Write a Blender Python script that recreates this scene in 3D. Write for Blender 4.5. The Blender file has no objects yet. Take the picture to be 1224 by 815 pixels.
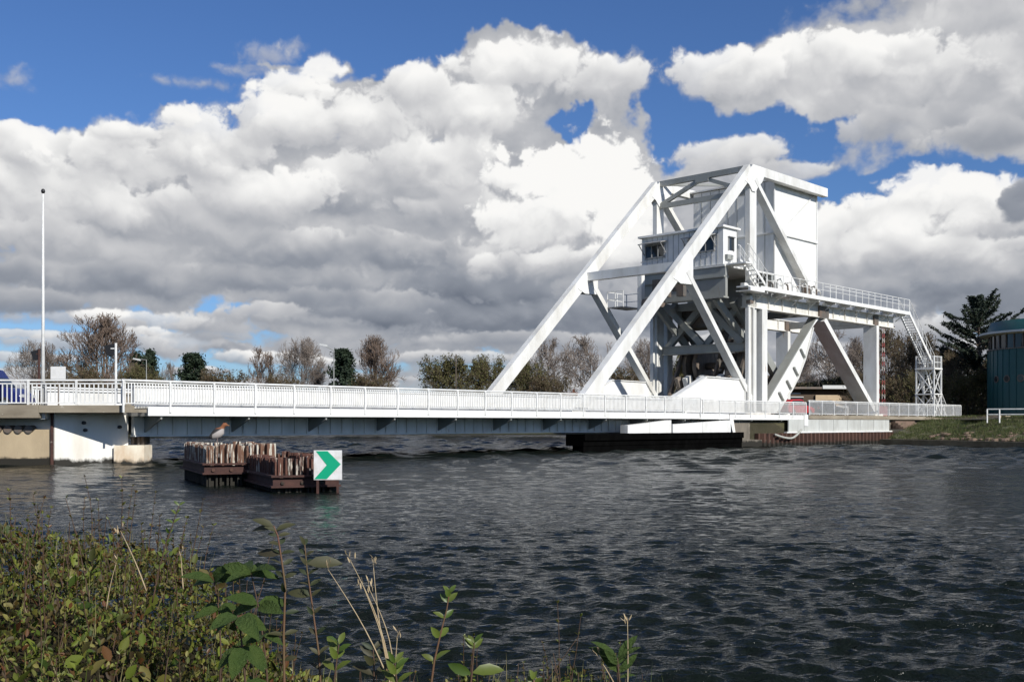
import bpy, math, random
import numpy as np
from mathutils import Vector, Matrix
R = math.radians
scene = bpy.context.scene
COL = scene.collection
rnd = random.Random(7)

# ------------------------------------------------------------------ camera model (pixels of the 1224 px photograph are used only to look up real positions)
F, HZ, EYE = 1300.0, 506.0, 1.75
cam = bpy.data.cameras.new('camera'); camo = bpy.data.objects.new('camera', cam); COL.objects.link(camo)
cam.sensor_width = 36.0; cam.lens = 36.0*F/1224.0
cam.shift_y = (HZ-407.5)/1224.0
cam.clip_start = 0.05; cam.clip_end = 8000
camo.location = (0, 0, EYE); camo.rotation_euler = (R(90), 0, 0)
scene.camera = camo
scene.view_settings.view_transform = 'Standard'; scene.view_settings.look = 'None'
scene.view_settings.gamma = 1.0; scene.view_settings.exposure = 0.0

# ------------------------------------------------------------------ light
BA = R(43.6)
U = (math.sin(BA), math.cos(BA)); V = (-U[1], U[0]); O = (-15.33, 45.1)
SUN_EL = R(32); ga = R(8)
hx = -V[0]*math.cos(ga) - U[0]*math.sin(ga); hy = -V[1]*math.cos(ga) - U[1]*math.sin(ga)
SUN_AZ = math.atan2(hx, hy)
sd = bpy.data.lights.new('sun', 'SUN'); sd.energy = 5.0; sd.angle = R(0.53); sd.color = (1.0, 0.965, 0.9)
so = bpy.data.objects.new('sun', sd); COL.objects.link(so)
so.rotation_euler = Vector((-hx*math.cos(SUN_EL), -hy*math.cos(SUN_EL), -math.sin(SUN_EL))).to_track_quat('-Z', 'Y').to_euler()

# ------------------------------------------------------------------ cloud field, computed from noise on a grid of world directions
def _perlin(x, y, seed):
    rs = np.random.RandomState(seed); perm = rs.permutation(512).astype(np.int32)
    ang_ = rs.rand(512).astype(np.float32)*2*np.pi; gx = np.cos(ang_); gy = np.sin(ang_)
    xi = np.floor(x).astype(np.int32); yi = np.floor(y).astype(np.int32)
    xf = (x-xi).astype(np.float32); yf = (y-yi).astype(np.float32)
    u = xf*xf*xf*(xf*(xf*6-15)+10); v = yf*yf*yf*(yf*(yf*6-15)+10)
    def g(ix, iy, fx, fy):
        h = perm[(perm[ix & 511]+iy) & 511]; return gx[h]*fx+gy[h]*fy
    a = g(xi, yi, xf, yf); b = g(xi+1, yi, xf-1, yf); c = g(xi, yi+1, xf, yf-1); d = g(xi+1, yi+1, xf-1, yf-1)
    return (a+(b-a)*u)+((c+(d-c)*u)-(a+(b-a)*u))*v
def _fbm(x, y, seed, octs, rough=.5, billow=False):
    s = 0.0; amp = 1.0; tot = 0.0; f = 1.0
    for i in range(octs):
        n = _perlin(x*f+17.3*i, y*f-9.1*i, seed+i)
        s = s+amp*((3.4*np.abs(n)-.78) if billow else n*1.6); tot += amp; amp *= rough; f *= 2.03
    return s/tot
def _blur(a, sx, sy):
    h, w = a.shape; fy = np.fft.fftfreq(h*2)[:, None]; fx = np.fft.rfftfreq(w*2)[None, :]
    p = np.pad(a, ((0, h), (0, w)), mode='reflect')
    return np.fft.irfft2(np.fft.rfft2(p)*np.exp(-2*np.pi**2*((fx*sx)**2+(fy*sy)**2)), s=p.shape)[:h, :w].astype(np.float32)
def _ss(x, a, b):
    t = np.clip((x-a)/(b-a), 0, 1); return t*t*(3-2*t)
COVER = [  # (position, size, weight): + cloud, - blue gap
 (90,60,235,84,-1.1),(250,28,250,66,-.9),(480,32,80,42,-.75),(590,0,140,24,-.6),(740,30,75,42,-.7),(830,50,44,50,-.9),(808,150,34,60,-1.1),(690,142,26,13,-1.1),
 (930,158,85,22,-1.1),(1130,214,130,18,-1.1),(1010,236,60,14,-.9),(235,385,80,22,-.9),(60,400,80,20,-.6),(330,440,260,20,-.3),(1115,372,42,13,-.5),
 (560,430,100,10,-.1),(175,208,1,1,0),(300,290,14,6,-.5),(20,165,22,8,-.5),(540,200,12,5,-.4),
 (350,95,62,34,1.0),(392,66,22,12,.8),(270,95,40,20,.7),(208,135,26,12,.8),(300,64,50,8,.55),(222,95,56,7,.45),(15,92,26,14,.9),(335,60,32,12,.5),(430,125,60,25,.7),(470,110,30,14,.7),(600,75,100,46,.8),(610,48,62,20,.8),(520,110,60,30,.7),(700,90,80,40,.6),(740,120,36,26,.4),
 (1000,95,170,48,.8),(1180,80,110,110,.8),(870,100,40,30,.7),(1150,265,130,44,1.0),(690,230,110,74,1.2),(300,250,340,92,1.2),(40,190,100,36,1.0),(1000,310,260,70,1.0),(640,360,600,34,.8),(640,425,620,14,.55),(640,460,620,14,.35),(880,420,200,30,.5),(850,195,60,24,.8),(1150,440,140,24,.2),
 (120,379,34,8,1.1),(178,397,30,7,1.0),(440,395,160,10,.4),(420,425,200,6,.4)]
CLUMPS = [  # (x, y, half width, half height, brightness of top, of base)
 (660,384,260,44,0.44,0.20),(560,348,170,40,0.50,0.26),(130,336,240,34,0.55,0.34),(330,338,140,32,0.57,0.38),(430,366,170,26,0.50,0.32),(0,362,130,24,0.48,0.32),
 (1080,356,180,44,0.48,0.26),(950,380,150,34,0.44,0.28),(1200,372,90,32,0.40,0.26),(640,408,170,14,0.60,0.42),(1040,400,180,18,0.52,0.34),(330,372,60,12,0.74,0.58),
 (80,292,130,36,0.82,0.51),(330,304,150,42,0.69,0.40),(480,308,110,36,0.63,0.38),(600,322,130,38,0.61,0.34),(200,272,150,48,0.82,0.53),
 (60,235,140,62,0.97,0.71),(40,178,90,34,0.97,0.75),(150,205,90,48,1.01,0.71),(430,238,130,62,0.78,0.49),(560,262,120,48,0.80,0.49),(300,245,110,52,0.92,0.63),(520,205,110,54,0.92,0.65),
 (250,186,100,58,1.01,0.67),(340,150,90,52,1.03,0.69),(430,152,90,52,0.94,0.69),(560,135,90,46,0.94,0.71),(728,104,60,36,0.92,0.67),(620,82,105,46,1.03,0.75),(500,112,56,32,0.99,0.77),
 (345,104,44,26,1.12,0.87),(380,84,32,24,1.23,0.99),(306,114,30,18,1.23,0.95),(262,132,36,18,1.07,0.81),(212,144,28,16,1.18,0.91),(150,160,40,14,0.92,0.73),
 (660,320,100,30,0.83,0.44),(640,272,100,50,1.15,0.77),(698,224,112,80,1.40,1.05),(745,262,68,60,1.39,0.99),(602,214,38,24,1.20,0.87),(742,306,52,24,1.05,0.76),(500,232,36,14,0.60,0.51),
 (1000,348,120,32,0.58,0.34),(1180,332,110,36,0.63,0.38),(1040,308,120,42,0.85,0.54),(1130,312,120,42,0.83,0.50),(990,290,50,46,0.99,0.69),(1190,262,66,38,1.05,0.69),(1062,266,84,34,1.09,0.81),(1140,240,100,36,1.26,0.91),(1224,246,30,34,0.38,0.31),
 (1100,152,130,34,0.67,0.51),(1180,168,80,26,0.63,0.49),(860,186,74,26,0.86,0.69),(935,208,60,18,0.82,0.67),(1190,96,130,74,0.80,0.57),(1190,14,120,44,0.82,0.63),(1060,92,125,56,0.92,0.63),(960,82,105,46,0.99,0.71),(870,96,80,40,0.97,0.71),(1020,8,50,14,0.71,0.63),
 (14,94,26,16,0.92,0.69),(232,99,62,12,0.72,0.66),(290,84,46,12,0.71,0.63),(325,66,44,16,0.76,0.65),(352,54,22,12,0.80,0.67),(120,378,42,10,1.10,0.80),(178,397,32,8,1.00,0.76),(30,400,60,8,0.90,0.70)]
def _ang(px, py):
    X = (px-612)/1300.0; Z = (506.0-py)/1300.0
    return math.atan(X), math.atan2(Z, math.hypot(X, 1))
def _blobs(lst, az, el, wx, wy):
    tot = np.zeros_like(az)
    for px, py, rx, ry, w in lst:
        a0, e0 = _ang(px, py)
        q = (((az-a0)+wx)*1300.0/rx)**2+(((el-e0)+wy)*1300.0/ry)**2
        tot += w/(1+q*q)
    return tot
def cloud_field(az, el, step, hi=True):
    """az, el: 2-D arrays (rows = elevation rising). returns rgb (linear), alpha"""
    az = az.astype(np.float32); el = el.astype(np.float32); e = np.maximum(el, 0); rs = np.random.RandomState(12)
    x = az*6.0; y = np.power(e+.012, .78)*6.0
    o = 7 if hi else 3
    wx = _fbm(x*1.8+5, y*1.8, 11, 6 if hi else 3, .6); wy = _fbm(x*1.8, y*1.8+9, 31, 6 if hi else 3, .6)
    pc = _fbm(x*2.6+wx*.35, y*3.0+wy*.35, 71, o, .52, True)             # big billows
    pf = _fbm(x*8.0+wx*.9, y*8.6+wy*.9, 171, max(o-2, 2), .58, True)     # small billows
    soft = _fbm(x*1.6, y*2.6, 51, 6 if hi else 3, .55)
    # thin high veil that fills between the cumulus
    cov = _blobs(COVER, az, el, wx*.045, wy*.030); far = np.hypot(az, el-.2); cov = cov-_ss(far, .62, 1.1)*.12
    d = .10+soft*.5+pc*.34+pf*.06+cov
    A = _ss(d, .14, .60); b = .60+soft*.18+pf*.05-.10*_ss(e, .22, .04)
    px = 1.0/step
    def relief(h, s, k):
        hb = _blur(h, s*px, s*px); gy, gx = np.gradient(hb); return np.clip(-(gy*1.0+gx*.25)*px*k, -1.0, 1.0)
    rel = relief(pc, .0042, .010)+relief(pf, .0026, .0035)+relief(pc, .010, .032)
    b = b+rel*.07
    lst = []
    for k in range(90):                                                    # small flat ones towards the horizon
        py = 470-95*rs.rand()**1.3; sc_ = (500-py)/110.0; lst.append((rs.uniform(-520, 1750), py, rs.uniform(30, 110)*(.5+sc_), rs.uniform(8, 17)*(.30+sc_), rs.uniform(.62, .98), rs.uniform(.40, .56)))
    lst.sort(key=lambda c: c[1]*-1)
    rest = []
    for k in range(150 if not hi else 26):                                 # and the rest of the sky
        a = rs.uniform(-math.pi, math.pi); ee = rs.uniform(.06, 1.1)
        if abs(a) < .56 and ee < .46: continue
        rest.append((a, ee, rs.uniform(.05, .16)/max(.35, math.cos(ee)), rs.uniform(.03, .07), rs.uniform(.8, 1.05), rs.uniform(.48, .62)))
    allc = [(*_ang(c[0], c[1]), c[2]/1300.0, c[3]/1300.0, c[4], c[5]) for c in lst]+rest+[(*_ang(c[0], c[1]), c[2]/1300.0, c[3]/1300.0, c[4], c[5]) for c in CLUMPS]
    A0 = az[0, :]; E0 = el[:, 0]
    for (a0, e0, rx, ry, tb, bb) in allc:
        py_ = e0
        i0 = np.searchsorted(A0, a0-rx*1.8); i1 = np.searchsorted(A0, a0+rx*1.8); j0 = np.searchsorted(E0, e0-ry*2.0); j1 = np.searchsorted(E0, e0+ry*2.2)
        if i1-i0 < 3 or j1-j0 < 3: continue
        sl = (slice(j0, j1), slice(i0, i1)); sz = min(1.0, ry/.030)
        w_ = .28+.34*(1-sz); u = (az[sl]-a0)/rx+wx[sl]*w_; v = (el[sl]-e0)/ry+wy[sl]*w_
        vv = np.where(v < 0, v*1.25, v); q = np.sqrt(u*u+vv*vv)
        n = pc[sl]*(.44*sz+.06)+pf[sl]*(.15+.18*(1-sz))
        D = 1.06-q+n
        w = .22+.44*_ss(-v, -.3, .8)+.14*(1-sz)
        if e0 > .27 and sz < .6: w = w+.75; D = D+.12+soft[sl]*.35+.3*pf[sl]
        al = np.clip((D-.02)/w, 0, 1); al = al*al*(3-2*al)
        t = _ss(v+n*.9+u*.12, -.75, .75)
        sh = bb-.02+(tb-bb+.04)*t+rel[sl]*(.085+.07*t)*(.6+.4*sz)+.10*t*(1-_ss(D, 0, .5))
        al = al*(.94 if sz > .5 else (.85 if py_ < .27 else .6))
        b[sl] = b[sl]*(1-al)+sh*al; A[sl] = A[sl]*(1-al)+al
    b = np.clip(b, 0, 1.05)
    K = np.array([0, .2, .4, .55, .7, .85, 1.0, 1.05]); CR = np.array([.10,.175,.30,.44,.60,.80,.97,1.0]); CG = np.array([.125,.20,.325,.455,.605,.80,.965,.99]); CB = np.array([.17,.25,.375,.49,.625,.80,.95,.97])
    rgb = np.stack([np.interp(b, K, c) for c in (CR, CG, CB)], -1).astype(np.float32)
    return rgb, np.clip(A, 0, 1)
def sky():
    world = bpy.data.worlds.new("World"); scene.world = world; world.use_nodes = True
    nt = world.node_tree; N, L = nt.nodes, nt.links
    def lk(v, sock):
        if hasattr(v, 'links'): L.new(v, sock)
        else: sock.default_value = v
    def m(op, a, b=0.0):
        n = N.new('ShaderNodeMath'); n.operation = op; lk(a, n.inputs[0]); lk(b, n.inputs[1]); return n.outputs[0]
    def mix(f, a, b):
        n = N.new('ShaderNodeMix'); n.data_type = 'RGBA'; lk(f, n.inputs[0]); lk(a, n.inputs[6]); lk(b, n.inputs[7]); return n.outputs[2]
    tc = N.new('ShaderNodeTexCoord'); sep = N.new('ShaderNodeSeparateXYZ'); L.new(tc.outputs['Generated'], sep.inputs[0])
    az = m('ARCTAN2', sep.outputs[0], sep.outputs[1]); el = m('ARCSINE', sep.outputs[2])
    def grid(name, a0, a1, e0, e1, st, hi):
        nx = int(round((a1-a0)/st)); ny = int(round((e1-e0)/st))
        A = a0+(np.arange(nx)+.5)*(a1-a0)/nx; E = e0+(np.arange(ny)+.5)*(e1-e0)/ny
        rgb, al = cloud_field(*np.meshgrid(A, E), st, hi)
        im = bpy.data.images.new(name, nx, ny, alpha=True, float_buffer=True); im.colorspace_settings.name = 'Non-Color'; im.alpha_mode = 'CHANNEL_PACKED'
        im.pixels.foreach_set(np.concatenate([rgb, al[..., None]], -1).astype(np.float32).ravel()); im.pack()
        t = N.new('ShaderNodeTexImage'); t.image = im; t.interpolation = 'Linear'; t.extension = 'EXTEND'
        c = N.new('ShaderNodeCombineXYZ'); lk(m('DIVIDE', m('SUBTRACT', az, a0), a1-a0), c.inputs[0]); lk(m('DIVIDE', m('SUBTRACT', el, e0), e1-e0), c.inputs[1])
        L.new(c.outputs[0], t.inputs[0]); return t.outputs
    f1 = grid('clouds_ahead', -.8, .8, -.012, .56, .001, True)
    f2 = grid('clouds_around', -math.pi, math.pi, -.02, math.pi/2, .006, False)
    inside = m('MULTIPLY', m('LESS_THAN', m('ABSOLUTE', az), .795), m('LESS_THAN', el, .555))
    rgb = mix(inside, f2[0], f1[0])
    al = m('ADD', m('MULTIPLY', inside, f1[1]), m('MULTIPLY', m('SUBTRACT', 1.0, inside), f2[1]))
    sk = N.new('ShaderNodeTexSky'); sk.sky_type = 'NISHITA'; sk.sun_disc = False
    sk.sun_elevation = SUN_EL; sk.sun_rotation = SUN_AZ % (2*math.pi); sk.air_density = 1.0; sk.dust_density = .3; sk.ozone_density = 3.0
    STR = 0.10
    g = N.new('ShaderNodeMix'); g.data_type = 'RGBA'; g.blend_type = 'MULTIPLY'; g.inputs[0].default_value = 1.0
    L.new(sk.outputs[0], g.inputs[6]); g.inputs[7].default_value = (.50, .68, .98, 1)
    sc_ = N.new('ShaderNodeVectorMath'); sc_.operation = 'SCALE'; L.new(rgb, sc_.inputs[0]); sc_.inputs[3].default_value = 0.96/STR
    bg = N['Background']; L.new(mix(al, g.outputs[2], sc_.outputs[0]), bg.inputs[0]); bg.inputs[1].default_value = STR
    world.cycles.sampling_method = 'MANUAL'; world.cycles.sample_map_resolution = 512
sky()
# ------------------------------------------------------------------ materials
MATS = {}
def mat(name, col, rough=.6, var=None, vamt=.0, vscale=.6, stretch=(1,1,1), metal=0.0, bump=0.0, bscale=30.0, spots=None, island=None, trans=0.0, spec=None, space='pos', wet=None):
    """plain colour + noise driven second colour (var) + optional sharp spots [(colour, scale, threshold, stretch)] + per-leaf ramp"""
    if name in MATS: return MATS[name]
    M = bpy.data.materials.new(name); M.use_nodes = True; nt = M.node_tree; N, L = nt.nodes, nt.links
    b = N['Principled BSDF']; b.inputs['Roughness'].default_value = rough; b.inputs['Metallic'].default_value = metal
    if spec is not None: b.inputs['Specular IOR Level'].default_value = spec
    geo = N.new('ShaderNodeNewGeometry')
    if space == 'pos': base = geo.outputs['Position']
    else: base = N.new('ShaderNodeTexCoord').outputs['Object']
    def noise(scale, stretch, detail=6, rg=.6):
        mp = N.new('ShaderNodeMapping'); mp.inputs['Scale'].default_value = stretch; L.new(base, mp.inputs[0])
        n = N.new('ShaderNodeTexNoise'); n.inputs['Scale'].default_value = scale; n.inputs['Detail'].default_value = detail; n.inputs['Roughness'].default_value = rg
        L.new(mp.outputs[0], n.inputs['Vector']); return n.outputs['Fac']
    def ramp(v, a, c):
        r = N.new('ShaderNodeMapRange'); r.inputs[1].default_value = a; r.inputs[2].default_value = c; L.new(v, r.inputs[0]); return r.outputs[0]
    def mix(f, a, c):
        m = N.new('ShaderNodeMix'); m.data_type = 'RGBA'; L.new(f, m.inputs[0])
        for v, i in ((a, 6), (c, 7)):
            if isinstance(v, tuple): m.inputs[i].default_value = v
            else: L.new(v, m.inputs[i])
        return m.outputs[2]
    cur = tuple(col)+(1,)
    if island:
        cr = N.new('ShaderNodeValToRGB'); L.new(geo.outputs['Random Per Island'], cr.inputs[0]); cr.color_ramp.interpolation = 'LINEAR'
        e = cr.color_ramp.elements
        e[0].position = 0; e[0].color = tuple(island[0])+(1,); e[1].position = 1; e[1].color = tuple(island[-1])+(1,)
        for i, c in enumerate(island[1:-1]): k = e.new((i+1)/(len(island)-1)); k.color = tuple(c)+(1,)
        cur = cr.outputs[0]
    if var is not None:
        cur = mix(ramp(noise(vscale, stretch), .5-.25/max(vamt, .01)*.5, .5+.25/max(vamt, .01)*.5) if vamt > 1 else ramp(noise(vscale, stretch), .62-.5*vamt, .95-.3*vamt), cur, tuple(var)+(1,))
    for (c, s, th, st) in (spots or []):
        cur = mix(ramp(noise(s, st, 5, .65), th, th+.06), cur, tuple(c)+(1,))
    if wet is not None:      # tide mark: algae and wet staining up to a height above the water
        sp = N.new('ShaderNodeSeparateXYZ'); L.new(geo.outputs['Position'], sp.inputs[0])
        ad = N.new('ShaderNodeMath'); ad.operation = 'MULTIPLY_ADD'; L.new(noise(2.2, (1,1,.5), 5, .65), ad.inputs[0]); ad.inputs[1].default_value = -.55; L.new(sp.outputs[2], ad.inputs[2])
        cur = mix(ramp(ad.outputs[0], wet-.275+.10, wet-.275-.04), cur, (.018,.016,.011,1))
    if isinstance(cur, tuple): b.inputs['Base Color'].default_value = cur
    else: L.new(cur, b.inputs['Base Color'])
    if bump:
        bn = N.new('ShaderNodeBump'); bn.inputs['Strength'].default_value = bump; bn.inputs['Distance'].default_value = .02
        L.new(noise(bscale, (1, 1, 1), 4), bn.inputs['Height']); L.new(bn.outputs[0], b.inputs['Normal'])
    if trans:
        tr = N.new('ShaderNodeBsdfTranslucent'); ms = N.new('ShaderNodeMixShader'); ms.inputs[0].default_value = trans
        if isinstance(cur, tuple): tr.inputs[0].default_value = cur
        else: L.new(cur, tr.inputs[0])
        L.new(b.outputs[0], ms.inputs[1]); L.new(tr.outputs[0], ms.inputs[2]); L.new(ms.outputs[0], N['Material Output'].inputs[0])
    MATS[name] = M; return M

WHITE = mat('white_paint', (.76,.76,.735), .42, (.50,.48,.43), .5, .8, (1,1,.35), spots=[((.40,.27,.17), 3.2, .665, (1,1,.10)), ((.45,.43,.39), 7.0, .68, (1,1,.5))])
WHITE2 = mat('white_paint_clean', (.79,.79,.77), .4, (.62,.61,.57), .45, 1.4, (1,1,.4), spots=[((.50,.36,.24), 3.6, .70, (1,1,.09))])
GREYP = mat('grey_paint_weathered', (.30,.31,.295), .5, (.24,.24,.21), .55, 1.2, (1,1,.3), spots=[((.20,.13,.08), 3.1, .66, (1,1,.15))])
GIRD = mat('girder_paint_dirty', (.78,.76,.71), .5, (.50,.48,.43), .5, 1.1, (1,1,.22), spots=[((.62,.62,.58), 3.4, .62, (1,1,.10)), ((.24,.15,.09), 4.3, .69, (1,1,.3))])
RAILP = mat('rail_paint', (.74,.74,.72), .4, (.5,.5,.47), .35, 3.0)
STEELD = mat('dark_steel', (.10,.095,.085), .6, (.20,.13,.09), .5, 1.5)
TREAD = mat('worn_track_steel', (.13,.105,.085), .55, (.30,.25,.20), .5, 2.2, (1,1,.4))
CONC = mat('concrete_beige', (.40,.355,.275), .9, (.24,.20,.14), .55, .8, (1,1,.5), bump=.5, spots=[((.12,.10,.07), 1.5, .66, (1,1,.25))])
CONCW = mat('whitewashed_concrete', (.80,.78,.72), .8, (.58,.52,.42), .35, 1.0, (1,1,.3), bump=.3, wet=.20, spots=[((.33,.17,.09), 2.2, .70, (1,1,.14))])
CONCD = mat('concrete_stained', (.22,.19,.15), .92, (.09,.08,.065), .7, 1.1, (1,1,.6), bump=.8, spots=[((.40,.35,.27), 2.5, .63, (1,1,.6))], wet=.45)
EDGE = mat('deck_edge_concrete', (.33,.285,.215), .9, (.17,.14,.10), .6, 1.2, (.4,.4,1.5), bump=.6, spots=[((.44,.40,.32), 2.2, .64, (1,1,1))])
ASPH = mat('asphalt', (.055,.055,.057), .9, (.085,.083,.08), .5, 3, bump=.4)
PAINTL = mat('road_marking', (.7,.7,.68), .7)
TIMB = mat('tarred_timber', (.0025,.0025,.0025), .95, (.005,.005,.005), .4, 2.0, (1,1,.5), bump=.3, spec=.0)
RUST = mat('rusted_sheet_pile', (.060,.028,.020), .85, (.12,.060,.038), .5, 2.2, (1,1,.25), bump=.5, spots=[((.035,.022,.018), 1.7, .60, (1,1,.3))], wet=.28)
PILE = mat('rusted_pile_with_droppings', (.105,.048,.030), .85, (.19,.105,.065), .6, 3.0, (1,1,.3), bump=.5, spots=[((.05,.025,.018), 3.0, .56, (1,1,.2)), ((.50,.47,.40), 8.0, .50, (1,1,.16))], wet=.46)
PILE2 = mat('rusted_pile_dark', (.070,.024,.017), .85, (.13,.058,.036), .6, 3.0, (1,1,.3), bump=.5, spots=[((.03,.015,.012), 3.0, .55, (1,1,.2)), ((.44,.40,.34), 8.5, .555, (1,1,.14))], wet=.34)
WALE = mat('rusted_waling', (.038,.014,.011), .8, (.085,.035,.024), .5, 3, bump=.4, spots=[((.42,.37,.31), 1.1, .64, (1,1,1))])
GLASS = mat('dark_glass', (.025,.03,.035), .08)
FRAME = mat('window_frame_grey', (.30,.30,.30), .5)
TEAL = mat('teal_cladding', (.010,.078,.080), .45, (.016,.060,.064), .5, .5, (1,1,.3))
ROOFW = mat('pale_fascia', (.55,.56,.55), .5)
BLACK = mat('black_plastic', (.012,.012,.013), .5)
RUBBER = mat('tyre_rubber', (.018,.018,.018), .8)
CHROME = mat('bare_metal', (.5,.5,.5), .3, metal=1.0)
BARK = mat('bark_grey_brown', (.125,.098,.075), .9, (.07,.055,.042), .5, 3)
TW_GREY = mat('twigs_grey', (.235,.195,.165), .9, (.15,.12,.10), .5, .6)
TW_RED = mat('twigs_reddish', (.20,.145,.11), .9, (.14,.10,.075), .5, .6)
TW_BRN = mat('twigs_brown', (.155,.115,.072), .9, (.10,.075,.045), .5, .6)
LF_OLIVE = mat('buds_olive', (.1,.1,.05), .8, island=[(.075,.078,.022),(.12,.115,.035),(.085,.075,.03),(.15,.14,.05)], trans=.25)
LF_BRN = mat('scrub_brown', (.1,.1,.05), .85, island=[(.075,.05,.026),(.115,.078,.04),(.06,.062,.022),(.14,.098,.055)], trans=.2)
LF_DARK = mat('needles_dark', (.02,.04,.02), .75, island=[(.010,.022,.010),(.022,.040,.016),(.014,.028,.014),(.032,.050,.02)], trans=.1)
LF_CED = mat('cypress_sprays', (.02,.04,.02), .75, island=[(.012,.024,.014),(.024,.038,.018),(.018,.030,.018)], trans=.1)
GRASS = mat('grass_blades', (.06,.09,.02), .85, island=[(.05,.075,.018),(.085,.11,.03),(.07,.085,.025),(.13,.12,.05)], trans=.3)
SOILG = mat('grassy_soil', (.065,.078,.028), .95, (.11,.085,.045), .6, .9, bump=1.0, bscale=8, spots=[((.19,.14,.10), 1.6, .63, (1,1,1))])
EARTH = mat('bank_earth', (.022,.019,.011), .95, (.04,.032,.018), .5, 3, bump=1.0, bscale=12, spec=.05)
PATHM = mat('sandy_path', (.42,.35,.26), .9, (.32,.27,.2), .4, 1.2, bump=.3)
STONE = mat('rough_stone', (.12,.085,.06), .95, (.24,.16,.12), .6, 2.2, bump=.8, spots=[((.08,.08,.04), 2.4, .6, (1,1,1))])

# ------------------------------------------------------------------ mesh builder
class MB:
    def __init__(s): s.v = []; s.f = []
    def add(s, vs, fs):
        o = len(s.v); s.v += [tuple(p) for p in vs]; s.f += [tuple(i+o for i in f) for f in fs]; return s
    def box(s, x0, x1, y0, y1, z0, z1):
        return s.add([(x0,y0,z0),(x1,y0,z0),(x1,y1,z0),(x0,y1,z0),(x0,y0,z1),(x1,y0,z1),(x1,y1,z1),(x0,y1,z1)],
                     [(3,2,1,0),(4,5,6,7),(0,1,5,4),(1,2,6,5),(2,3,7,6),(3,0,4,7)])
    def beam(s, p, q, w, h, up=(0,0,1)):
        """w across, h in the up direction"""
        p = Vector(p); q = Vector(q); d = (q-p).normalized(); up = Vector(up)
        if abs(d.dot(up)) > .99: up = Vector((1,0,0))
        a = d.cross(up).normalized(); b = a.cross(d).normalized(); a *= w/2; b *= h/2
        vs = [p-a-b, p+a-b, p+a+b, p-a+b, q-a-b, q+a-b, q+a+b, q-a+b]
        return s.add(vs, [(3,2,1,0),(4,5,6,7),(0,1,5,4),(1,2,6,5),(2,3,7,6),(3,0,4,7)])
    def prism(s, poly, y0, y1):
        """poly in (x,z), counter-clockwise seen from -y, extruded in y"""
        n = len(poly); vs = [(x,y0,z) for x,z in poly]+[(x,y1,z) for x,z in poly]
        return s.add(vs, [tuple(range(n)), tuple(range(2*n-1, n-1, -1))]+[(i, i+n, (i+1)%n+n, (i+1)%n) for i in range(n)])
    def vprism(s, poly, z0, z1):
        """poly in (x,y) ccw from above"""
        n = len(poly); vs = [(x,y,z0) for x,y in poly]+[(x,y,z1) for x,y in poly]
        return s.add(vs, [tuple(range(n-1, -1, -1)), tuple(range(n, 2*n))]+[(i, (i+1)%n, (i+1)%n+n, i+n) for i in range(n)])
    def tube(s, pts, r, n=8, r2=None, cap=True):
        pts = [Vector(p) for p in pts]; m = len(pts); vs = []; fs = []
        prev = None
        for i, p in enumerate(pts):
            d = (pts[min(i+1, m-1)]-pts[max(i-1, 0)]).normalized()
            if prev is None: a = d.orthogonal().normalized()
            else: a = (prev-d*prev.dot(d)).normalized()
            prev = a; b = d.cross(a)
            rr = r if r2 is None else r+(r2-r)*i/max(m-1, 1)
            if isinstance(r, (list, tuple)): rr = r[i]
            for k in range(n):
                t = 2*math.pi*k/n; vs.append(p+(a*math.cos(t)+b*math.sin(t))*rr)
        for i in range(m-1):
            for k in range(n):
                fs.append((i*n+k, i*n+(k+1)%n, (i+1)*n+(k+1)%n, (i+1)*n+k))
        if cap: fs += [tuple(range(n-1, -1, -1)), tuple(range((m-1)*n, m*n))]
        return s.add(vs, fs)
    def lathe(s, prof, c=(0,0), n=24, a0=0, a1=2*math.pi):
        full = abs(a1-a0-2*math.pi) < 1e-6; k = n if full else n+1; vs = []; fs = []
        for r, z in prof:
            for i in range(k):
                t = a0+(a1-a0)*i/n; vs.append((c[0]+r*math.cos(t), c[1]+r*math.sin(t), z))
        for j in range(len(prof)-1):
            for i in range(n):
                i2 = (i+1) % k; fs.append((j*k+i, j*k+i2, (j+1)*k+i2, (j+1)*k+i))
        return s.add(vs, fs)
    def mesh(s, name, m, smooth=False):
        me = bpy.data.meshes.new(name); me.from_pydata([tuple(v) for v in s.v], [], s.f)
        me.materials.append(m)
        if smooth: me.polygons.foreach_set('use_smooth', [True]*len(me.polygons))
        me.update(); return me
    def build(s, name, m, parent=None, smooth=False, bevel=0, label=None, loc=None):
        o = bpy.data.objects.new(name, s.mesh(name, m, smooth)); COL.objects.link(o)
        if parent is not None: o.parent = parent
        if loc: o.location = loc
        if bevel:
            b = o.modifiers.new('bevel', 'BEVEL'); b.width = bevel; b.segments = 2; b.limit_method = 'ANGLE'
        if label: o['label'] = label
        return o
def tag(o, label=None, cat=None, group=None, kind=None):
    if label: o['label'] = label
    if cat: o['category'] = cat
    if group: o['group'] = group
    if kind: o['kind'] = kind
    return o
def thing(name, label, cat, loc=(0,0,0), rz=0, group=None):
    o = bpy.data.objects.new(name, None); COL.objects.link(o); o.empty_display_size = .2
    o.location = loc; o.rotation_euler = (0, 0, rz); return tag(o, label, cat, group)
BRZ = math.atan2(U[1], U[0])           # bridge axis
def W(s, t, z=0): return (O[0]+U[0]*s+V[0]*t, O[1]+U[1]*s+V[1]*t, z)
def bthing(name, label, cat, s=0, t=0, group=None, z=0):
    """a thing whose local axes are those of the bridge; returned with its base at (s,t)"""
    return thing(name, label, cat, W(s, t, z), BRZ, group)
def struct(name, mb, m): return tag(mb.build(name, m), kind='structure')
def at(px, y, z=0): return ((px-612)/F*y, y, z)
def ztop(py, y): return EYE+(HZ-py)*y/F
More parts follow.
